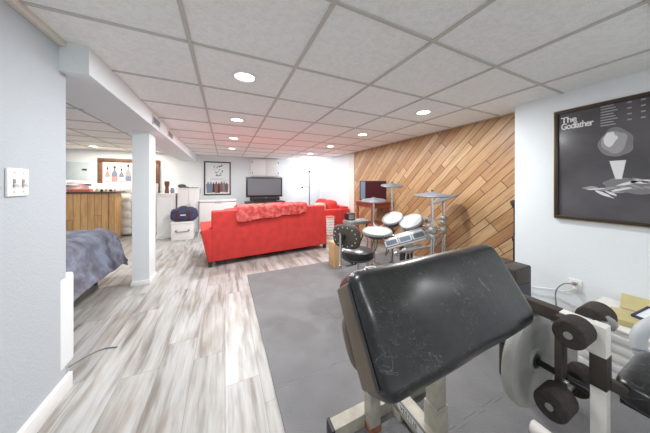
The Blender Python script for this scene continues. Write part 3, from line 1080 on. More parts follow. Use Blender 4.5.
def quilt_fn(u, v):
    # u: across from right hem over the top to the left hem; v: along from the head to the foot hem
    W_, hang, Lf, hf = 1.60, .38, 1.93, .34
    s = u * (W_ + 2 * hang)
    q = v * (Lf + hf)
    x = -1.26
    dz = 0
    if s < hang:
        xx, dz = -1.265 + .09 * (1 - s / hang) ** 1.3, hang - s
    elif s > hang + W_:
        xx, dz = -1.265 - W_ - .05, s - hang - W_
    else:
        xx = -1.265 - (s - hang)
    y = 1.93 + min(q, Lf)
    dz2 = 0
    if q > Lf:
        dz2 = q - Lf
        y = 1.93 + Lf + .06 * dz2 / hf
    top = .665 + .025 * noise.noise(Vector((xx * 3, y * 3, 0)))
    # rounded shoulders
    def sh(d):
        return d
    d = (dz ** 3 + dz2 ** 3) ** (1 / 3.) if dz > 0 and dz2 > 0 else max(dz, dz2)
    ed = min(s - hang if s >= hang else 0, Lf - q if q <= Lf else 0, .12)
    rnd = .075 * (1 - max(0, min(1, ed / .12))) ** 2
    wr = .014 * noise.noise(Vector((s * 6, q * 6, 5))) + .010 * sin((s * 2 + q) * 22 + 3 * noise.noise(Vector((s * 3, q * 3, 1))))
    z = top - d - rnd + wr
    xx += wr * .9 if dz > .03 else 0
    if dz2 > .02:
        y += wr * .8
    return Vector((xx, y, z))


mb = MB(); mb.grid(quilt_fn, 70, 70, .02); mb.build('quilt', M['quilt'], t)
mb = MB(); mb.pillow((-1.25, 3.80, .32), (.06, .10, .14), (2.5, 2.5, 2.5), wob=.2); mb.build('quilt_lining', M['purple'], t)
mb = MB(); mb.path([(-.99, 1.955, .335), (-.84, 1.975, .38), (-.77, 1.99, .385), (-.70, 2.02, .372)], .0035)
# the cord lies on the floor by the wall end
mb = MB(); mb.path([(-.93, 2.10, .0045), (-.87, 2.18, .0045), (-.80, 2.22, .0045), (-.72, 2.20, .0045)], .0045)
tag(mb.build('power_cord', M['grey_p'], None, (-.85, 2.16, 0)), 'short dark cord on the floor at the end of the left wall', 'cord')

# ================================================================== LEFT WALL SWITCH
t = thing('light_switch', 'white double switch plate on the left wall', 'light switch', (XL, 1.515, 1.22))
mb = MB(); mb.box(XL, XL + .008, 1.457, 1.574, 1.158, 1.282, .004, 3); mb.build('switch_plate', M['plastic_w'], t)
for y in (1.492, 1.540):
    mb = MB(); mb.box(XL + .007, XL + .0095, y - .007, y + .007, 1.202, 1.234, .0005); sl = mb.build('slot', M['grey_p'], t)
    mb = MB(); mb.bar((XL + .008, y, 1.212), (XL + .022, y, 1.204), .009, .012, .002); mb.build('toggle', M['plastic_w'], sl)
mb = MB()
for y in (1.492, 1.540):
    for z in (1.178, 1.262):
        mb.tube((XL + .007, y, z), (XL + .0095, y, z), .0035)
mb.build('screws', M['lgrey'], t)

# ================================================================== CONSOLE TABLE, MONITOR, MIXER, BOX
t = thing('console_table', 'red stained wooden table against the wood wall', 'table', (2.63, 3.62, 0))
mb = MB(); mb.box(2.38, 2.87, 3.32, 3.94, .855, .885, .006); mb.build('tabletop', M['redwood'], t)
mb = MB()
mb.box(2.41, 2.84, 3.36, 3.375, .775, .855); mb.box(2.41, 2.84, 3.885, 3.90, .775, .855)
mb.box(2.405, 2.42, 3.36, 3.90, .775, .855); mb.box(2.83, 2.845, 3.36, 3.90, .775, .855)
mb.build('apron', M['redwood'], t)
for x in (2.425, 2.825):
    for y in (3.375, 3.885):
        mb = MB(); mb.box(x - .022, x + .022, y - .022, y + .022, 0, .855, .004); mb.build('leg', M['redwood'], t)
mb = MB(); mb.box(2.41, 2.84, 3.36, 3.90, .44, .465, .004); mb.build('shelf', M['redwood'], t)

t = thing('monitor', 'dark maroon square monitor on the red table', 'monitor', (2.60, 3.60, .885), local=True, rz=R(-27))
mb = MB(); mb.box(-.26, .26, -.02, .05, .02, .40, .008); mb.build('monitor_case', M['black'], t)
mb = MB(); mb.box(-.15, .25, -.024, -.018, .035, .385); mb.build('screen', M['maroon'], t)
mb = MB(); mb.box(-.245, -.155, -.024, -.018, .035, .385); mb.build('side_strip', M['ink_b'], t)
mb = MB(); mb.box(-.12, .12, -.06, .10, 0, .02, .005); mb.build('monitor_foot', M['black'], t)

t = thing('keyboard_mixer', 'flat grey mixing desk on a stand behind the drum stool', 'mixer', (1.87, 3.02, 0))
mb = MB(); mb.box(1.68, 2.05, 2.90, 3.14, .595, .645, .006); mb.build('mixer_body', M['grey_p'], t)
for i in range(8):
    for j in range(3):
        mb = MB(); mb.tube((1.71 + .043 * i, 2.94 + .05 * j, .645), (1.71 + .043 * i, 2.94 + .05 * j, .655), .008, seg=8); mb.build('mixer_knob', M['ink_w'], t)
mb = MB(); mb.box(1.69, 2.04, 3.07, 3.12, .645, .648); mb.build('mixer_panel', M['lgrey'], t)
for a, b_ in (((1.72, 2.92, .013), (2.0, 2.92, .595)), ((2.0, 3.11, .013), (1.72, 3.11, .595))):
    mb = MB(); mb.tube(a, b_, .012); mb.build('stand_leg', M['satin'], t)
mb = MB(); mb.tube((1.72, 2.90, .024), (1.72, 3.13, .024), .012); mb.tube((2.0, 2.90, .024), (2.0, 3.13, .024), .012); mb.build('stand_feet', M['satin'], t)
t = thing('amplifier', 'small black amplifier box on the left end of the mixing desk', 'amplifier', (1.77, 3.06, .645))
mb = MB(); mb.box(1.70, 1.83, 3.0, 3.12, .655, .76, .006); mb.build('amplifier_case', M['black'], t)
mb = MB(); mb.box(1.715, 1.815, 2.996, 3.001, .67, .745); mb.build('amplifier_grille', M['grey_p'], t)

t = thing('cardboard_box', 'tall plain cardboard box beside the drum stool', 'box', (1.46, 2.96, 0))
mb = MB(); mb.box(1.40, 1.52, 2.86, 3.06, .0125, .36, .003); mb.build('box_body', M['card'], t)
mb = MB(); mb.box(1.399, 1.521, 2.859, 2.955, .36, .3635); mb.build('flap', M['card'], t)
mb = MB(); mb.box(1.399, 1.521, 2.965, 3.061, .36, .3635); mb.build('flap', M['card'], t)
mb = MB(); mb.box(1.44, 1.48, 2.8585, 3.0615, .35, .3642); mb.build('packing_tape', M['beige_c'], t)

# ================================================================== DRUM STOOL
MATZ = .0117
TX, TY = 1.20, 1.93
t = thing('drum_stool', 'black drum stool with a round padded brown backrest', 'drum stool', (TX, TY, MATZ))
mb = MB()
mb.lathe([(0, .0), (.145, .0), (.160, .012), (.165, .05), (.161, .085), (.13, .10), (0, .104)], Matrix.Translation((TX, TY, .46)) @ Matrix.Rotation(R(-27), 4, 'Z') @ Matrix.Diagonal((1.0, .92, 1, 1)))
mb.build('seat', M['vinyl'], t)
mb = MB(); mb.lathe([(.164, .0), (.168, .006), (.164, .012)], Matrix.Translation((TX, TY, .478))); mb.build('seat_piping', M['ink_k'], t)
mb = MB(); mb.tube((TX, TY, .16), (TX, TY, .462), .018); mb.build('post', M['chrome'], t)
for k in range(3):
    a = R(90 + 120 * k)
    mb = MB(); mb.bar((TX, TY, .20), (TX + .24 * cos(a), TY + .24 * sin(a), MATZ + .012), .022, .006, .002)
    lg = mb.build('leg', M['chrome'], t)
    mb = MB(); mb.pillow((TX + .245 * cos(a), TY + .245 * sin(a), MATZ + .013), (.035, .035, .026), 3, cuts=4); mb.build('rubber_foot', M['black'], lg)
# backrest
bd = Vector((-.180, -.098, 0))
bc = Vector((TX, TY, 0)) + bd + Vector((0, 0, .722))
nrm = bd.normalized()
side = Vector((-nrm.y, nrm.x, 0))
BF = frame_of(bc, -side if (-side).x > 0 else side, (0, 0, 1))
bz = BF.to_3x3() @ Vector((0, 0, 1))
if bz.dot(nrm) < 0:
    BF = frame_of(bc, side, (0, 0, 1))
mb = MB()
mb.pillow((0, 0, 0), (.30, .225, .055), (3.2, 3.2, 2.6), mtx=BF)
br = mb.build('backrest', mat('brown_backrest_vinyl', (0.070, 0.058, 0.042), 0.5, var=.3, scale=10), t)
mb = MB()
for k in range(14):
    a = 2 * pi * k / 14
    mb.pillow((.122 * cos(a), .088 * sin(a), .0255), (.011, .011, .008), 2, cuts=3, mtx=BF)
mb.build('rivets', M['ink_w'], br)
mb = MB(); mb.pillow((-.03, .0, .036), (.075, .06, .03), 3, mtx=BF); mb.build('bracket', M['satin'], br)
mb = MB(); mb.tube(BF @ Vector((-.03, .03, .05)), BF @ Vector((-.03, .03, .07)), .012); mb.build('bracket_bolt', M['chrome'], br)
p1 = BF @ Vector((-.03, .03, .055))
p2 = BF @ Vector((-.03, -.25, .055))
mb = MB(); mb.tube(p1, p2, .012)
mb.path([p2, p2 + Vector((0, 0, -.03)), Vector((TX - .06, TY - .05, .425)), Vector((TX, TY, .43))], .010)
mb.build('backrest_post', M['chrome'], t)

# ================================================================== ELECTRONIC DRUM KIT
t = thing('electronic_drum_kit', 'electronic drum kit on a chrome rack before the wood wall', 'drum kit', (2.1, 2.3, MATZ))
kit = t


def pole(x, y, z1, r=.015, base=True):
    mb = MB()
    mb.tube((x, y, MATZ + .02), (x, y, z1 * .55), r * 1.45)
    mb.tube((x, y, z1 * .55 - .01), (x, y, z1), r)
    mb.tube((x, y, z1 * .55 - .03), (x, y, z1 * .55 + .02), r * 2.1)
    o = mb.build('stand_pole', M['chrome'], kit)
    mb = MB()
    mb.pillow((x, y, MATZ + .0135), (.06, .06, .026), 4, cuts=5)
    mb.build('rubber_foot', M['black'], o)
    return o


def cymbal(c, r, tilt, axis, m='rubber'):
    Mx = Matrix.Translation(c) @ Matrix.Rotation(tilt, 4, Vector(axis))
    mb = MB()
    mb.lathe([(0, .034), (.025, .032), (.045, .020), (r * .5, .010), (r * .96, -.006), (r, -.013), (r * .98, -.020), (r * .5, -.016), (.03, -.012), (0, -.012)], Mx, 40)
    o = mb.build('cymbal_pad', M[m], kit)
    mb = MB(); mb.tube(Mx @ Vector((0, 0, .02)), Mx @ Vector((0, 0, .048)), .012); mb.build('wing_nut', M['black'], o)
    mb = MB(); mb.tube(Mx @ Vector((0, 0, -.045)), Mx @ Vector((0, 0, .03)), .006); mb.tube(Mx @ Vector((0, 0, -.05)), Mx @ Vector((0, 0, -.012)), .014); mb.build('cymbal_post', M['chrome'], o)
    return o


POLES = dict(hat=(1.97, 2.71), left=(2.28, 2.67), big=(2.16, 1.83), tilt=(2.615, 2.03))
pole(*POLES['hat'], .975); pole(*POLES['left'], 1.185); pole(*POLES['big'], 1.07, .017); pole(*POLES['tilt'], .985, .018)
pole(1.66, 2.43, .64)
cymbal((1.97, 2.71, .988), .185, R(6), (.75, -.66, 0))
cymbal((2.28, 2.67, 1.205), .168, R(9), (.65, -.3, 0))
cymbal((2.16, 1.83, 1.098), .205, R(3), (.7, -.5, 0))
cymbal((2.600, 2.02, 1.020), .200, R(24), (-.80, -.60, 0))


def drum_pad(c, r, tilt_dir, tilt, depth=.055):
    d = Vector(tilt_dir).normalized()
    ax = Vector((0, 0, 1)).cross(d)
    Mx = Matrix.Translation(c) @ Matrix.Rotation(tilt, 4, ax)
    mb = MB(); mb.lathe([(0, -depth), (r * .86, -depth), (r * .95, -depth * .7), (r * .96, -.004), (0, -.004)], Mx, 40); sh = mb.build('drum_shell', M['shell'], kit)
    mb = MB(); mb.lathe([(0, .002), (r * .85, .002), (r * .85, -.003), (0, -.003)], Mx, 40); mb.build('drum_head', M['mesh'], sh)
    mb = MB(); mb.lathe([(r * .85, .0), (r * .86, .008), (r * .95, .010), (r, .004), (r, -.020), (r * .97, -.022), (r * .95, -.01)], Mx, 40); mb.build('hoop', M['hoop'], sh)
    mb = MB()
    for k in range(6):
        a = 2 * pi * k / 6 + .3
        p = Vector((r * .99 * cos(a), r * .99 * sin(a), 0))
        mb.tube(Mx @ (p + Vector((0, 0, .002))), Mx @ (p + Vector((0, 0, -depth * .9))), .006, seg=8)
    mb.build('lugs', M['chrome'], sh)
    return Mx @ Vector((0, 0, -depth))


snare_p = drum_pad((1.68, 2.24, .640), .178, (-.5, -.75, 0), R(7))
tom1_p = drum_pad((2.08, 2.43, .748), .145, (-.97, -.28, 0), R(30), .07)
tom2_p = drum_pad((2.168, 2.17, .735), .152, (-.97, -.15, 0), R(32), .07)

mb = MB()
rack = [(1.66, 2.43, .56), (2.02, 2.62, .60), (2.28, 2.67, .62), (2.50, 2.40, .62), (2.615, 2.03, .62)]
mb.path(rack, .019, 12)
mb.build('rack_tube', M['chrome'], kit)
mb = MB(); mb.path([(2.16, 1.83, .60), (2.34, 1.88, .60), (2.615, 2.03, .60)], .017, 12); mb.build('rack_tube', M['chrome'], kit)
for a, b_ in ((snare_p, (1.66, 2.43, .56)), (tom1_p, (2.20, 2.655, .61)), (tom2_p, (2.56, 2.22, .62))):
    mb = MB(); mb.path([a, (Vector(a) + Vector(b_)) / 2 + Vector((0, 0, -.02)), b_], .0095); mb.build('pad_arm', M['steel'], kit)
for p in ((1.66, 2.43, .56), (1.97, 2.66, .60), (2.28, 2.67, .62), (2.56, 2.22, .62), (2.615, 2.03, .60), (2.615, 2.03, .76), (2.615, 2.03, .70), (2.16, 1.83, .60), (2.16, 1.83, .68), (2.40, 2.10, .74)):
    mb = MB()
    mb.pillow(p, (.075, .07, .075), (4, 4, 4), cuts=4)
    mb.tube((p[0] - .055, p[1] - .01, p[2]), (p[0] + .055, p[1] + .01, p[2]), .011, seg=10)
    mb.tube((p[0], p[1] - .05, p[2] + .015), (p[0], p[1] + .03, p[2] + .015), .008, seg=10)
    mb.build('clamp', M['steel'], kit)
mb = MB(); mb.tube((2.40, 2.10, .74), (2.615, 2.03, .745), .010); mb.tube((2.20, 2.17, .70), (2.40, 2.10, .74), .010); mb.build('pad_arm', M['steel'], kit)

# three small trigger pads on a tilted bar
pa, pb = Vector((1.665, 2.075, .508)), Vector((2.09, 1.87, .638))
ud = (pb - pa).normalized()
fd = Vector((-.42, -.62, .60))
vd = (fd - ud * fd.dot(ud)).normalized()
yd = vd.cross(ud)
for k in range(3):
    c = pa + (pb - pa) * (k + .5) / 3
    F = frame_of(c, ud, yd)
    mb = MB(); mb.box(-.078, .078, -.042, .042, -.02, .02, .005, 2, F); tp = mb.build('trigger_pad', M['lgrey'], kit)
    mb = MB(); mb.box(-.062, .062, -.028, .026, .0195, .023, .001, 1, F); mb.build('playing_surface', M['window_k'], tp)
F = frame_of((pa + pb) / 2, ud, yd)
mb = MB(); mb.box(-.23, .23, .045, .060, -.02, .01, .003, 2, F); mb.box(-.23, .23, -.06, -.045, -.03, 0, .003, 2, F); mb.build('pad_rail', M['plastic_w'], kit)
mb = MB(); mb.box(-.17, .17, -.03, .03, -.01, .01, .004, 2, Matrix.Translation((.14, .09, .035)) @ F); mb.build('control_module', M['lgrey'], kit)
mb = MB(); mb.tube((1.93, 1.98, .57), (2.16, 1.83, .60), .011); mb.tube((1.93, 1.98, .57), (1.90, 2.02, MATZ + .02), .011); mb.tube((1.93, 1.98, .57), (1.80, 2.12, .60), .010)
mb.build('pad_arm', M['chrome'], kit)
rk = random.Random(9)
for k in range(7):
    p = Vector((2.10 + .075 * k, 2.02 - .03 * (k % 3) + .02 * k, .56 + .05 * rk.random()))
    mb = MB()
    mb.pillow(p, (.05, .055, .06), (4, 4, 4), cuts=4)
    mb.tube(p + Vector((-.05, .02, .02)), p + Vector((.06, -.03, .035)), .009, seg=10)
    mb.build('clamp', M['chrome' if k % 2 else 'steel'], kit)
for a, b_ in (((1.80, 2.02, .42), (2.16, 1.83, .50)), ((1.86, 2.14, .36), (2.20, 2.02, .46)), ((1.95, 2.10, .50), (2.18, 1.98, .56)), ((2.16, 1.83, .47), (2.60, 2.02, .55))):
    mb = MB(); mb.tube(a, b_, .016, seg=12); mb.tube(Vector(a).lerp(Vector(b_), .3), Vector(a).lerp(Vector(b_), .5), .026, seg=12); mb.build('rack_tube', M['steel'], kit)
# bass drum tower and pedals
mb = MB(); mb.box(2.22, 2.40, 2.36, 2.44, MATZ, .42, .01); mb.build('kick_tower', M['shell'], kit)
mb = MB(); mb.lathe([(0, 0), (.085, 0), (.09, .01), (.085, .02), (0, .022)], frame_of((2.31, 2.36, .33), (1, 0, 0), (0, 0, 1)), 32); mb.build('kick_head', M['mesh'], kit)
mb = MB(); mb.bar((2.30, 2.06, MATZ + .02), (2.30, 2.32, MATZ + .09), .09, .012, .003); mb.box(2.25, 2.35, 2.04, 2.35, MATZ, MATZ + .010, .002); mb.build('bass_pedal', M['steel'], kit)
mb = MB(); mb.tube((2.30, 2.30, MATZ + .04), (2.30, 2.33, .30), .007); mb.pillow((2.30, 2.325, .31), (.05, .05, .06), 3, cuts=4); mb.build('beater', M['cloth_w'], kit)
mb = MB(); mb.bar((1.86, 2.42, MATZ + .02), (1.95, 2.64, MATZ + .07), .085, .012, .003); mb.build('hi_hat_pedal', M['steel'], kit)
mb = MB()
mb.path([(1.70, 2.30, .58), (1.72, 2.40, .40), (1.80, 2.50, .25), (1.95, 2.60, .35), (2.0, 2.66, .56)], .006)
mb.path([(2.08, 2.45, .68), (2.15, 2.52, .45), (2.25, 2.58, .40), (2.28, 2.66, .58)], .006)
mb.path([(1.76, 2.06, .53), (1.80, 2.2, .35), (1.9, 2.35, .3), (2.1, 2.5, .4), (2.3, 2.6, .56)], .006)
mb.build('cables', M['black'], kit)

# microphone stand in the corner
t = thing('microphone_stand', 'slim black microphone stand at the corner of the wood wall', 'microphone stand', (2.80, 1.305, 0))
mx, my = 2.80, 1.305
mb = MB(); mb.tube((mx, my, .10), (mx, my, .62), .013); mb.tube((mx, my, .60), (mx, my, .96), .008); mb.build('pole', M['satin'], t)
for k in range(3):
    a = R(100 + 120 * k)
    mb = MB(); mb.path([(mx, my, .34), (mx + .03 * cos(a), my + .03 * sin(a), .22), (mx + .055 * cos(a), my + .055 * sin(a), .01)], .009); mb.build('leg', M['satin'], t)
mb = MB(); mb.lathe([(.012, -.05), (.026, -.02), (.038, .01), (.036, .03), (.018, .045), (0, .048)], Matrix.Translation((mx, my, 1.0)), 20); mb.build('microphone_head', M['brown'], t)
mb = MB(); mb.pillow((mx, my, .62), (.04, .04, .05), 3, cuts=4); mb.build('height_clutch', M['black'], t)

# ================================================================== LARGE DARK POSTER ON THE RIGHT WALL
t = thing('framed_poster', 'large dark grey framed poster with pale lettering on the right wall', 'framed poster', (XR, .595, .916))
y0, y1, z0, z1 = .27, .922, .916, 1.853
mb = MB()
fw = .026
for a in ((y0, y1, z0, z0 + fw), (y0, y1, z1 - fw, z1), (y0, y0 + fw, z0 + fw, z1 - fw), (y1 - fw, y1, z0 + fw, z1 - fw)):
    mb.box(XR - .030, XR - .001, a[0], a[1], a[2], a[3], .003)
mb.build('picture_frame', M['frame_g'], t)
mb = MB()
for a in ((y0 - .004, y1 + .004, z0 - .006, z0), (y0 - .004, y1 + .004, z1, z1 + .004), (y1, y1 + .005, z0, z1)):
    mb.box(XR - .026, XR - .001, a[0], a[1], a[2], a[3], .001)
mb.build('frame_edge', M['frame_e'], t)
mb = MB(); mb.box(XR - .014, XR - .002, y0 + .015, y1 - .015, z0 + .015, z1 - .015); pr = mb.build('print', M['poster'], t)
XF = frame_of((XR - .014, y1, z0), (0, -1, 0), (0, 0, 1))   # x to the right in view, y up, z into the room
H_ = z1 - z0


def ellipse(cx, cy, rx, ry, n=28, rot=0.0):
    return [(cx + rx * cos(2 * pi * k / n) * cos(rot) - ry * sin(2 * pi * k / n) * sin(rot),
             cy + rx * cos(2 * pi * k / n) * sin(rot) + ry * sin(2 * pi * k / n) * cos(rot)) for k in range(n)]


# plain abstract arrangement: slatted light, soft pale shapes, a wedge and a band of strokes
slats = []
for k in range(8):
    y = .905 - .021 * k
    slats.append([(.27, y), (.335 + .01 * (k % 3), y), (.335 + .01 * (k % 3), y - .008), (.27, y - .008)])
    if k % 2 == 0:
        slats.append([(.40, y - .004), (.420, y - .004), (.420, y - .014), (.40, y - .014)])
        slats.append([(.46, y - .004), (.480, y - .004), (.480, y - .014), (.46, y - .014)])
flat(slats, M['ink_g'], 'printed_slats', pr, XF)


def blot(cx, cy, rx, ry, seed, amt=.22, n=40, rot=0.0):
    P = []
    for k in range(n):
        a = 2 * pi * k / n
        q = 1 + amt * noise.noise(Vector((cos(a) * 1.6 + seed, sin(a) * 1.6, seed)))
        x, y = rx * q * cos(a), ry * q * sin(a)
        P.append((cx + x * cos(rot) - y * sin(rot), cy + x * sin(rot) + y * cos(rot)))
    return P


ink_m = mat('dim_grey_ink', (0.19, 0.185, 0.19), 0.35)
flat([blot(.345, .615, .085, .105, 1.3)], ink_m, 'printed_shade', pr, XF, .0006)
flat([blot(.338, .618, .066, .082, 2.9)], M['ink_g'], 'printed_blot', pr, XF, .0010)
flat([blot(.318, .640, .034, .050, 5.1, .35)], M['ink_w'], 'printed_highlight', pr, XF, .0014)
flat([[(.315, .475), (.395, .475), (.375, .335), (.345, .335)]], M['ink_w'], 'printed_wedge', pr, XF)
flat([blot(.42, .280, .150, .055, 7.7, .3, rot=R(-6))], ink_m, 'printed_band', pr, XF, .0006)
rp = random.Random(11)
st = []
for k in range(16):
    u = k / 15
    st.append(blot(.22 + .32 * u, .27 - .03 * sin(u * 6) + .05 * (rp.random() - .5), .030 + .03 * rp.random(), .005 + .006 * rp.random(), k * 1.7, .4, 24, R(-35 + 80 * rp.random())))
flat(st[::2], M['ink_g'], 'printed_strokes', pr, XF, .0010)
flat(st[1::2], M['ink_w'], 'printed_strokes', pr, XF, .0013)
text_mesh('The', .070, XF @ Matrix.Translation((.040, .828, .0005)), M['ink_w'], 'title_lettering', pr, .9, sx=.95, bold=.0012)
text_mesh('Godfather', .074, XF @ Matrix.Translation((.040, .772, .0005)), M['ink_w'], 'title_lettering', pr, .86, sx=.72, bold=.0012)

# outlet and cords
t = thing('wall_outlet', 'white electrical outlet low on the right wall', 'outlet', (XR, .797, .35))
mb = MB(); mb.box(XR - .007, XR, .758, .836, .298, .408, .003); mb.build('outlet_plate', M['plastic_w'], t)
for z in (.330, .376):
    mb = MB(); mb.box(XR - .009, XR - .006, .781, .813, z - .016, z + .016, .003); mb.build('socket', M['plastic_w'], t)
t = thing('power_cord', 'grey power cord plugged into the wall outlet and hanging to the floor', 'cord', (XR, .80, 0))
mb = MB(); mb.pillow((XR - .022, .797, .376), (.03, .028, .026), 4, cuts=4); mb.build('plug', M['grey_p'], t)
mb = MB(); mb.path([(XR - .035, .80, .376), (XR - .07, .85, .36), (XR - .06, .90, .27), (XR - .05, .90, .12), (XR - .06, .89, .03), (XR - .15, .95, .018), (XR - .35, 1.0, .018)], .005); mb.build('cable', M['grey_p'], t)
t = thing('power_cord', 'thin white cord running from the outlet along the wall', 'cord', (XR, .9, 0))
mb = MB(); mb.pillow((XR - .020, .797, .330), (.026, .026, .024), 4, cuts=4); mb.build('plug', M['plastic_w'], t)
mb = MB(); mb.path([(XR - .03, .80, .330), (XR - .05, .84, .30), (XR - .03, .95, .27), (XR - .03, 1.08, .235), (XR - .03, 1.18, .225), (XR - .06, 1.20, .10), (XR - .10, 1.16, .017)], .0035); mb.build('cable', M['plastic_w'], t)
mb = MB(); mb.path([(1.95, .90, .018), (2.12, .93, .018), (2.25, 1.0, .018), (2.32, .90, .018), (2.22, .82, .018), (2.05, .84, .018), (2.14, .92, .026), (2.3, 1.05, .018), (2.45, 1.2, .018)], .006)
tag(mb.build('power_cord', M['black'], None, (2.2, .95, MATZ)), 'coiled black cord lying on the mats below the outlet', 'cord')

# ================================================================== PREACHER CURL BENCH
t = thing('preacher_curl_bench', 'preacher curl bench with a wide scuffed black pad', 'weight bench', (.72, .75, MATZ))
cur = t
tilt = R(55)
PC = Vector((.684, .521, .808))
hx = Vector((1, .02, 0)).normalized()
dn = Vector((.02, -1, 0)).normalized() * cos(tilt) + Vector((0, 0, -1)) * sin(tilt)
PF = frame_of(PC, hx, -dn)         # x along the pad, y up the slope, z out of the face
PWd, PL, PT = .730, .312, .105


def rounded_pad(w, l, th, crown=.024):
    b = bmesh.new()
    nu, nv = 46, 26
    rad = .045

    def sup(u, v):
        return u, v
    def pt(u, v, top):
        # map square grid to rounded rectangle
        x = u * w / 2
        y = v * l / 2
        # corner rounding
        ax, ay = w / 2 - rad, l / 2 - rad
        if abs(x) > ax and abs(y) > ay:
            dx, dy = abs(x) - ax, abs(y) - ay
            m_ = max(dx, dy)
            n_ = math.hypot(dx, dy)
            if n_ > 0:
                dx, dy = dx * m_ / n_, dy * m_ / n_
            x = math.copysign(ax + dx, x)
            y = math.copysign(ay + dy, y)
        return x, y
    def edge_drop(u, v):
        e = min((1 - abs(u)) * w / 2, (1 - abs(v)) * l / 2)
        r = .036
        if e >= r:
            return 0.0
        k = 1 - e / r
        return r * (1 - math.sqrt(max(0, 1 - k * k)))
    top = [[None] * (nv + 1) for _ in range(nu + 1)]
    bot = [[None] * (nv + 1) for _ in range(nu + 1)]
    def spread(i, n):
        s = -1 + 2 * i / n
        return math.copysign(1 - (1 - abs(s)) ** 1.7, s)
    for i in range(nu + 1):
        for j in range(nv + 1):
            u, v = spread(i, nu), spread(j, nv)
            x, y = pt(u, v, True)
            cz = crown * (1 - u * u) * (1 - v * v) + .006 * noise.noise(Vector((u * 2.2, v * 1.6, .4)))
            top[i][j] = b.verts.new((x, y, th / 2 + cz - edge_drop(u, v)))
            bot[i][j] = b.verts.new((x * .985, y * .985, -th / 2))
    for i in range(nu):
        for j in range(nv):
            b.faces.new((top[i][j], top[i + 1][j], top[i + 1][j + 1], top[i][j + 1]))
            b.faces.new((bot[i][j], bot[i][j + 1], bot[i + 1][j + 1], bot[i + 1][j]))
    ring = [(i, 0) for i in range(nu)] + [(nu, j) for j in range(nv)] + [(i, nv) for i in range(nu, 0, -1)] + [(0, j) for j in range(nv, 0, -1)]
    for a in range(len(ring)):
        p, q = ring[a], ring[(a + 1) % len(ring)]
        b.faces.new((top[p[0]][p[1]], bot[p[0]][p[1]], bot[q[0]][q[1]], top[q[0]][q[1]]))
    bmesh.ops.recalc_face_normals(b, faces=b.faces[:])
    return b


mb = MB(); mb.add(rounded_pad(PWd, PL, PT), PF)
pad = mb.build('arm_pad', M['vinyl'], t, angle=60)
# side band, lighter brown, around the lower thickness of the pad
mb = MB()
pw, pl = PWd - .002, PL - .002
mb.box(-PWd / 2 - .0035, -PWd / 2 + .02, -PL / 2 + .03, PL / 2 - .03, -PT / 2 - .002, PT / 2 - .028, .010, 3, PF)
sb = mb.build('side_panel', M['brownvinyl'], pad)
mb = MB()
mb.path([PF @ Vector((-PWd / 2 - .001, -PL / 2 + .035 + (PL - .07) * k / 8, PT / 2 - .024)) for k in range(9)], .0035)
mb.build('piping', M['ink_k'], pad)
mb = MB(); mb.box(-PWd / 2 + .02, PWd / 2 - .02, -PL / 2 + .02, PL / 2 - .02, -PT / 2 - .014, -PT / 2 + .002, .003, 2, PF)
mb.build('backing_board', M['brown'], pad)
mb = MB(); mb.pillow((-PWd / 2 + .03, -.02, -PT / 2 - .03), (.06, .14, .05), (3, 3, 3), mtx=PF); mb.build('corner_fold', M['brownvinyl'], pad)
# uprights
bz_ = MATZ
UPL, UPR = (.650, .905), (.850, .700)
mb = MB(); mb.box(UPL[0] - .029, UPL[0] + .029, UPL[1] - .029, UPL[1] + .029, bz_ + .03, .80, .004); mb.build('upright', M['beige'], t)
mb = MB(); mb.box(UPL[0] - .031, UPL[0] + .031, UPL[1] - .031, UPL[1] + .031, bz_, bz_ + .03, .004); mb.build('upright_foot', M['rust'], t)
mb = MB(); mb.box(UPR[0] - .036, UPR[0] + .036, UPR[1] - .036, UPR[1] + .036, bz_ + .0, .235, .004); up2 = mb.build('upright', M['beige'], t)
mb = MB(); mb.box(UPR[0] - .030, UPR[0] + .030, UPR[1] - .030, UPR[1] + .030, .235, .78, .004); mb.build('inner_tube', M['beige'], up2)
# brackets up to the pad
for p in (UPL, UPR):
    q = PF @ Vector((p[0] - PC.x, .0, -PT / 2 - .008))
    mb = MB(); mb.bar((p[0], p[1], .765), q, .045, .045, .004); mb.build('pad_bracket', M['beige'], t)
# base
mb = MB(); mb.box(.455, 1.06, .925, .985, bz_, bz_ + .062, .004); ft = mb.build('base_foot', M['beige'], t)
for x in (.440, 1.062):
    mb = MB(); mb.box(x, x + .016, .920, .990, bz_ - .0, bz_ + .066, .004); mb.build('end_cap', M['black'], ft)
mb = MB(); mb.box(.785, .845, -.10, .925, bz_ + .045, bz_ + .120, .004); bm_ = mb.build('base_beam', M['beige'], t)
mb = MB(); mb.box(.55, 1.05, -.16, -.10, bz_, bz_ + .062, .004); mb.build('base_foot', M['beige'], t)
mb = MB(); mb.box(.785, .805, .86, .93, bz_ + .0, bz_ + .06, .003); mb.build('beam_gusset', M['beige'], t)
LF = frame_of((.785, .880, bz_ + .088), (0, -1, 0), (0, 0, 1))
mb = MB()
lab = ellipse(.019, 0, .019, .019)
poly = [(.019 + .019 * cos(R(90 + 180 * k / 12)),   .021 * sin(R(90 + 180 * k / 12))) for k in range(13)] + [(.195 + .019 * cos(R(-90 + 180 * k / 12)),   .021 * sin(R(-90 + 180 * k / 12))) for k in range(13)]
mb.prism(poly, .0008, LF); dec = mb.build('label_outline', M['ink_k'], bm_, smooth=False)
poly2 = [(.019 + (p[0] - .019) * .86 if p[0] < .1 else .195 + (p[0] - .195) * .86, p[1] * .86) for p in poly]
mb = MB(); mb.prism(poly2, .0014, LF); mb.build('label', M['ink_w'], bm_, smooth=False)
text_mesh('VESTLIE', .034, LF @ Matrix.Translation((.022, -.012, .0016)), M['ink_k'], 'label_lettering', bm_, 1.05, sx=.92)

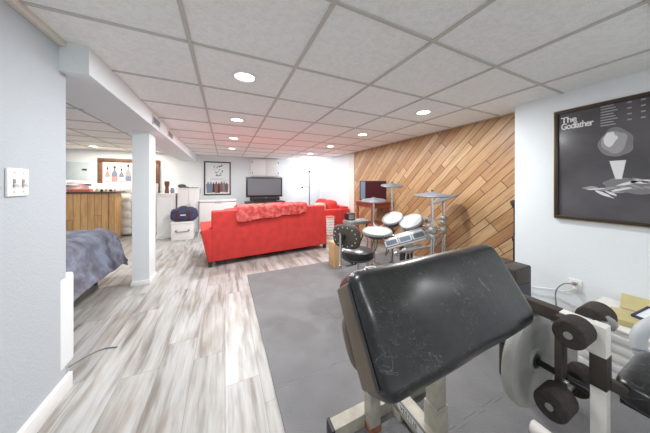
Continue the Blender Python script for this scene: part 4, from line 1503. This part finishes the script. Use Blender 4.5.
# ================================================================== LEG DEVELOPER BENCH
t = thing('leg_developer_bench', 'white steel leg curl bench with foam rollers beside the right wall', 'weight bench', (1.21, .30, MATZ))
PX, PY = 1.215, .300
mb = MB(); mb.box(PX - .024, PX + .024, PY - .020, PY + .020, bz_, .706, .004); post = mb.build('upright', M['white_steel'], t)
mb = MB(); mb.box(PX - .0255, PX + .0255, PY - .0215, PY + .0215, .485, .600, .002); mb.build('dark_sleeve', M['brown'], post)
mb = MB(); mb.box(PX - .022, PX + .022, PY + .015, .405, .658, .704, .004); mb.build('top_beam', M['white_steel'], t)
mb = MB(); mb.box(PX - .024, PX + .024, .405, .70, .656, .706, .004); mb.build('beam_sleeve', M['brown'], t)
mb = MB(); mb.tube((PX - .021, .378, .683), (PX - .026, .378, .683), .009); mb.build('beam_bolt', M['grey_p'], t)
# lever with two roller axles
mb = MB(); mb.box(1.152, 1.204, .382, .404, .365, .700, .003); lev = mb.build('roller_lever', M['brown'], t)
AX = ((.338, .686), (.385, .400))
for (ay, az) in AX:
    mb = MB(); mb.tube((1.075, ay, az), (1.375, ay, az), .010); mb.build('roller_axle', M['steel'], lev)
for (x0, x1, k, r) in ((1.068, 1.165, 0, .046), (1.265, 1.375, 0, .046), (1.060, 1.160, 1, .050), (1.265, 1.375, 1, .048)):
    ay, az = AX[k]
    mb = MB(); mb.tube((x0, ay, az), (x1, ay, az), r, seg=32, bev=.009); ro = mb.build('foam_roller', M['foam'], t)
    e = -1 if x0 < PX else 1
    xe = x0 if e < 0 else x1
    mb = MB(); mb.tube((xe + e * .004, ay, az), (xe - e * .004, ay, az), .012); mb.build('roller_cap', M['grey_p'], ro)
mb = MB(); mb.tube((1.176, .383, .448), (1.176, .370, .448), .010); mb.build('pivot_bolt', M['steel'], lev)
mb = MB(); mb.tube((PX - .015, PY + .02, .452), (PX - .015, .645, .452), .0125); mb.build('weight_bar', M['satin'], t)
# knob on the far side of the upright
mb = MB(); mb.tube((PX + .024, PY, .690), (PX + .060, PY, .690), .013); kn = mb.build('adjusting_pin', M['steel'], t)
mb = MB()
mb.tube((PX + .058, PY, .690), (PX + .085, PY, .690), .026, seg=8, bev=.006); mb.build('knob', M['grey_p'], kn)
# seat
mb = MB(); mb.pillow((1.43, .125, .476), (.36, .32, .092), (7, 7, 4), cuts=14); st_ = mb.build('seat_pad', M['vinyl'], t)
mb = MB(); mb.box(1.28, 1.58, -.02, .27, .422, .440, .003); mb.build('seat_board', M['black'], st_)
mb = MB(); mb.bar((PX + .015, PY - .01, .50), (1.40, .12, .412), .030, .035, .004); mb.bar((1.43, .10, .425), (1.43, .02, bz_ + .03), .05, .05, .004); mb.build('seat_frame', M['brown'], t)
mb = MB(); mb.tube((PX + .024, PY - .008, .545), (PX + .042, PY - .008, .545), .007); mb.tube((PX + .024, PY - .008, .510), (PX + .040, PY - .008, .510), .007); mb.build('sleeve_bolts', M['steel'], t)
# floor tubes
mb = MB(); mb.tube((1.33, .545, bz_ + .032), (1.33, -.25, bz_ + .032), .030, seg=20); fr = mb.build('floor_tube', M['white_steel'], t)
mb = MB(); mb.tube((1.33, .549, bz_ + .032), (1.33, .543, bz_ + .032), .026, seg=20); mb.build('tube_plug', M['lgrey'], fr)
mb = MB(); mb.bar((PX, PY, bz_ + .03), (1.60, PY - .2, bz_ + .03), .05, .05, .004); mb.build('cross_foot', M['white_steel'], t)
# bent tube handle behind the seat
mb = MB(); mb.path([(1.78, .12, bz_), (1.77, .18, .30), (1.735, .29, .41), (1.74, .312, .475), (1.765, .303, .525), (1.82, .28, .555), (1.95, .25, .56)], .027, 14); mb.build('bent_tube', M['lgrey'], t)
mb = MB(); mb.tube((1.78, .12, bz_ + .05), (1.36, .05, bz_ + .05), .02); mb.build('tube_stand', M['white_steel'], t)

# weight plate on the bar
WX, WY, WZ, WR = PX - .015, .50, .452, .192
t = thing('weight_plate', 'round grey weight plate hanging on the bar of the leg bench', 'weight plate', (WX, WY, WZ))
PFm = frame_of((WX, WY, WZ), (1, 0, 0), (0, 0, 1))      # z towards -Y, the viewer
mb = MB()
mb.lathe([(.026, .022), (.045, .024), (.052, .018), (.125, .017), (.135, .022), (WR - .012, .024), (WR - .003, .019), (WR, .006), (WR, -.010), (WR - .006, -.020), (.10, -.022), (.026, -.022), (.026, .022)], PFm, 56)
mb.build('plate_disc', M['plate'], t)
mb = MB(); mb.lathe([(.0145, .027), (.026, .027), (.030, .024), (.030, -.024), (.0145, -.024), (.0145, .027)], PFm, 28); mb.build('hub', M['black'], t)

# dark cabinets standing between the bench and the wall
t = thing('floor_cabinet', 'dark brown boxy cabinet right behind the beam of the white bench', 'cabinet', (1.64, .76, MATZ))
mb = MB(); mb.box(1.55, 1.735, .715, .81, MATZ, .700, .014, 3); mb.build('cabinet_body', M['brown'], t)
mb = MB(); mb.box(1.57, 1.715, .710, .716, .06, .60, .002); mb.build('grille_cloth', M['cloth_d'], t)
t = thing('floor_cabinet', 'lower dark brown cabinet by the wall corner beyond the taller one', 'cabinet', (2.0, 1.03, MATZ))
mb = MB(); mb.box(1.87, 2.09, .97, 1.14, MATZ, .60, .010, 3); mb.build('cabinet_body', M['brown'], t)
mb = MB(); mb.box(1.89, 2.07, .965, .971, .05, .56, .002); mb.build('grille_cloth', M['cloth_d'], t)

# ================================================================== PAPERS AGAINST THE RIGHT WALL
t = thing('slatted_bin', 'low white slatted bin beside the right wall', 'bin', (2.34, .47, MATZ))
mb = MB(); mb.box(2.10, 2.60, .30, .62, bz_, .335, .006); mb.build('bin_body', M['white_steel'], t)
mb = MB()
for k in range(5):
    mb.box(2.085, 2.102, .31, .61, .04 + k * .058, .078 + k * .058, .003)
mb.build('bin_slats', M['plastic_w'], t)
mb = MB(); mb.box(2.09, 2.61, .29, .63, .336, .350, .003); mb.build('bin_lid', M['white_steel'], t)


def slab(name, label, cat, c, size, rot, m, group=None, page=None):
    Mx = Matrix.Translation(c) @ Matrix.Rotation(rot[2], 4, 'Z') @ Matrix.Rotation(rot[0], 4, 'X') @ Matrix.Rotation(rot[1], 4, 'Y')
    t = thing(name, label, cat, (c[0], c[1], c[2] - size[2] / 2), group)
    a, b_, h = size
    mb = MB(); mb.box(-a / 2, a / 2, -b_ / 2, b_ / 2, -h / 2, h / 2, .0015, 1, Mx)
    mb.build('cover', M[m], t)
    mb = MB(); mb.box(-a / 2 + .002, a / 2 + .001, -b_ / 2 - .001, b_ / 2 - .002, -h / 2 + .003, h / 2 - .003, 0, 1, Mx)
    mb.build('pages', M['cream_p'], t)
    return t


slab('folder', 'yellowed paper folder lying flat on the white bin', 'folder', (2.28, .43, .368), (.20, .15, .034), (0, 0, R(20)), 'manila')
slab('folder', 'yellow folder leaning up at the back of the white bin', 'folder', (2.52, .46, .392), (.13, .13, .014), (0, R(-30), R(8)), 'manila')
t = thing('photo_frame', 'small navy rimmed frame lying on the yellow folder', 'photo frame', (2.33, .37, .386))
Mx = Matrix.Translation((2.34, .355, .408)) @ Matrix.Rotation(R(-14), 4, 'Z') @ Matrix.Rotation(R(-12), 4, 'Y')
mb = MB()
for a in ((-.08, .08, -.065, -.053), (-.08, .08, .053, .065), (-.08, -.068, -.065, .065), (.068, .08, -.065, .065)):
    mb.box(a[0], a[1], a[2], a[3], -.008, .008, .002, 1, Mx)
mb.build('frame_rim', M['navy'], t)
mb = MB(); mb.box(-.07, .07, -.055, .055, -.006, .002, 0, 1, Mx); mb.build('frame_picture', M['paper'], t)
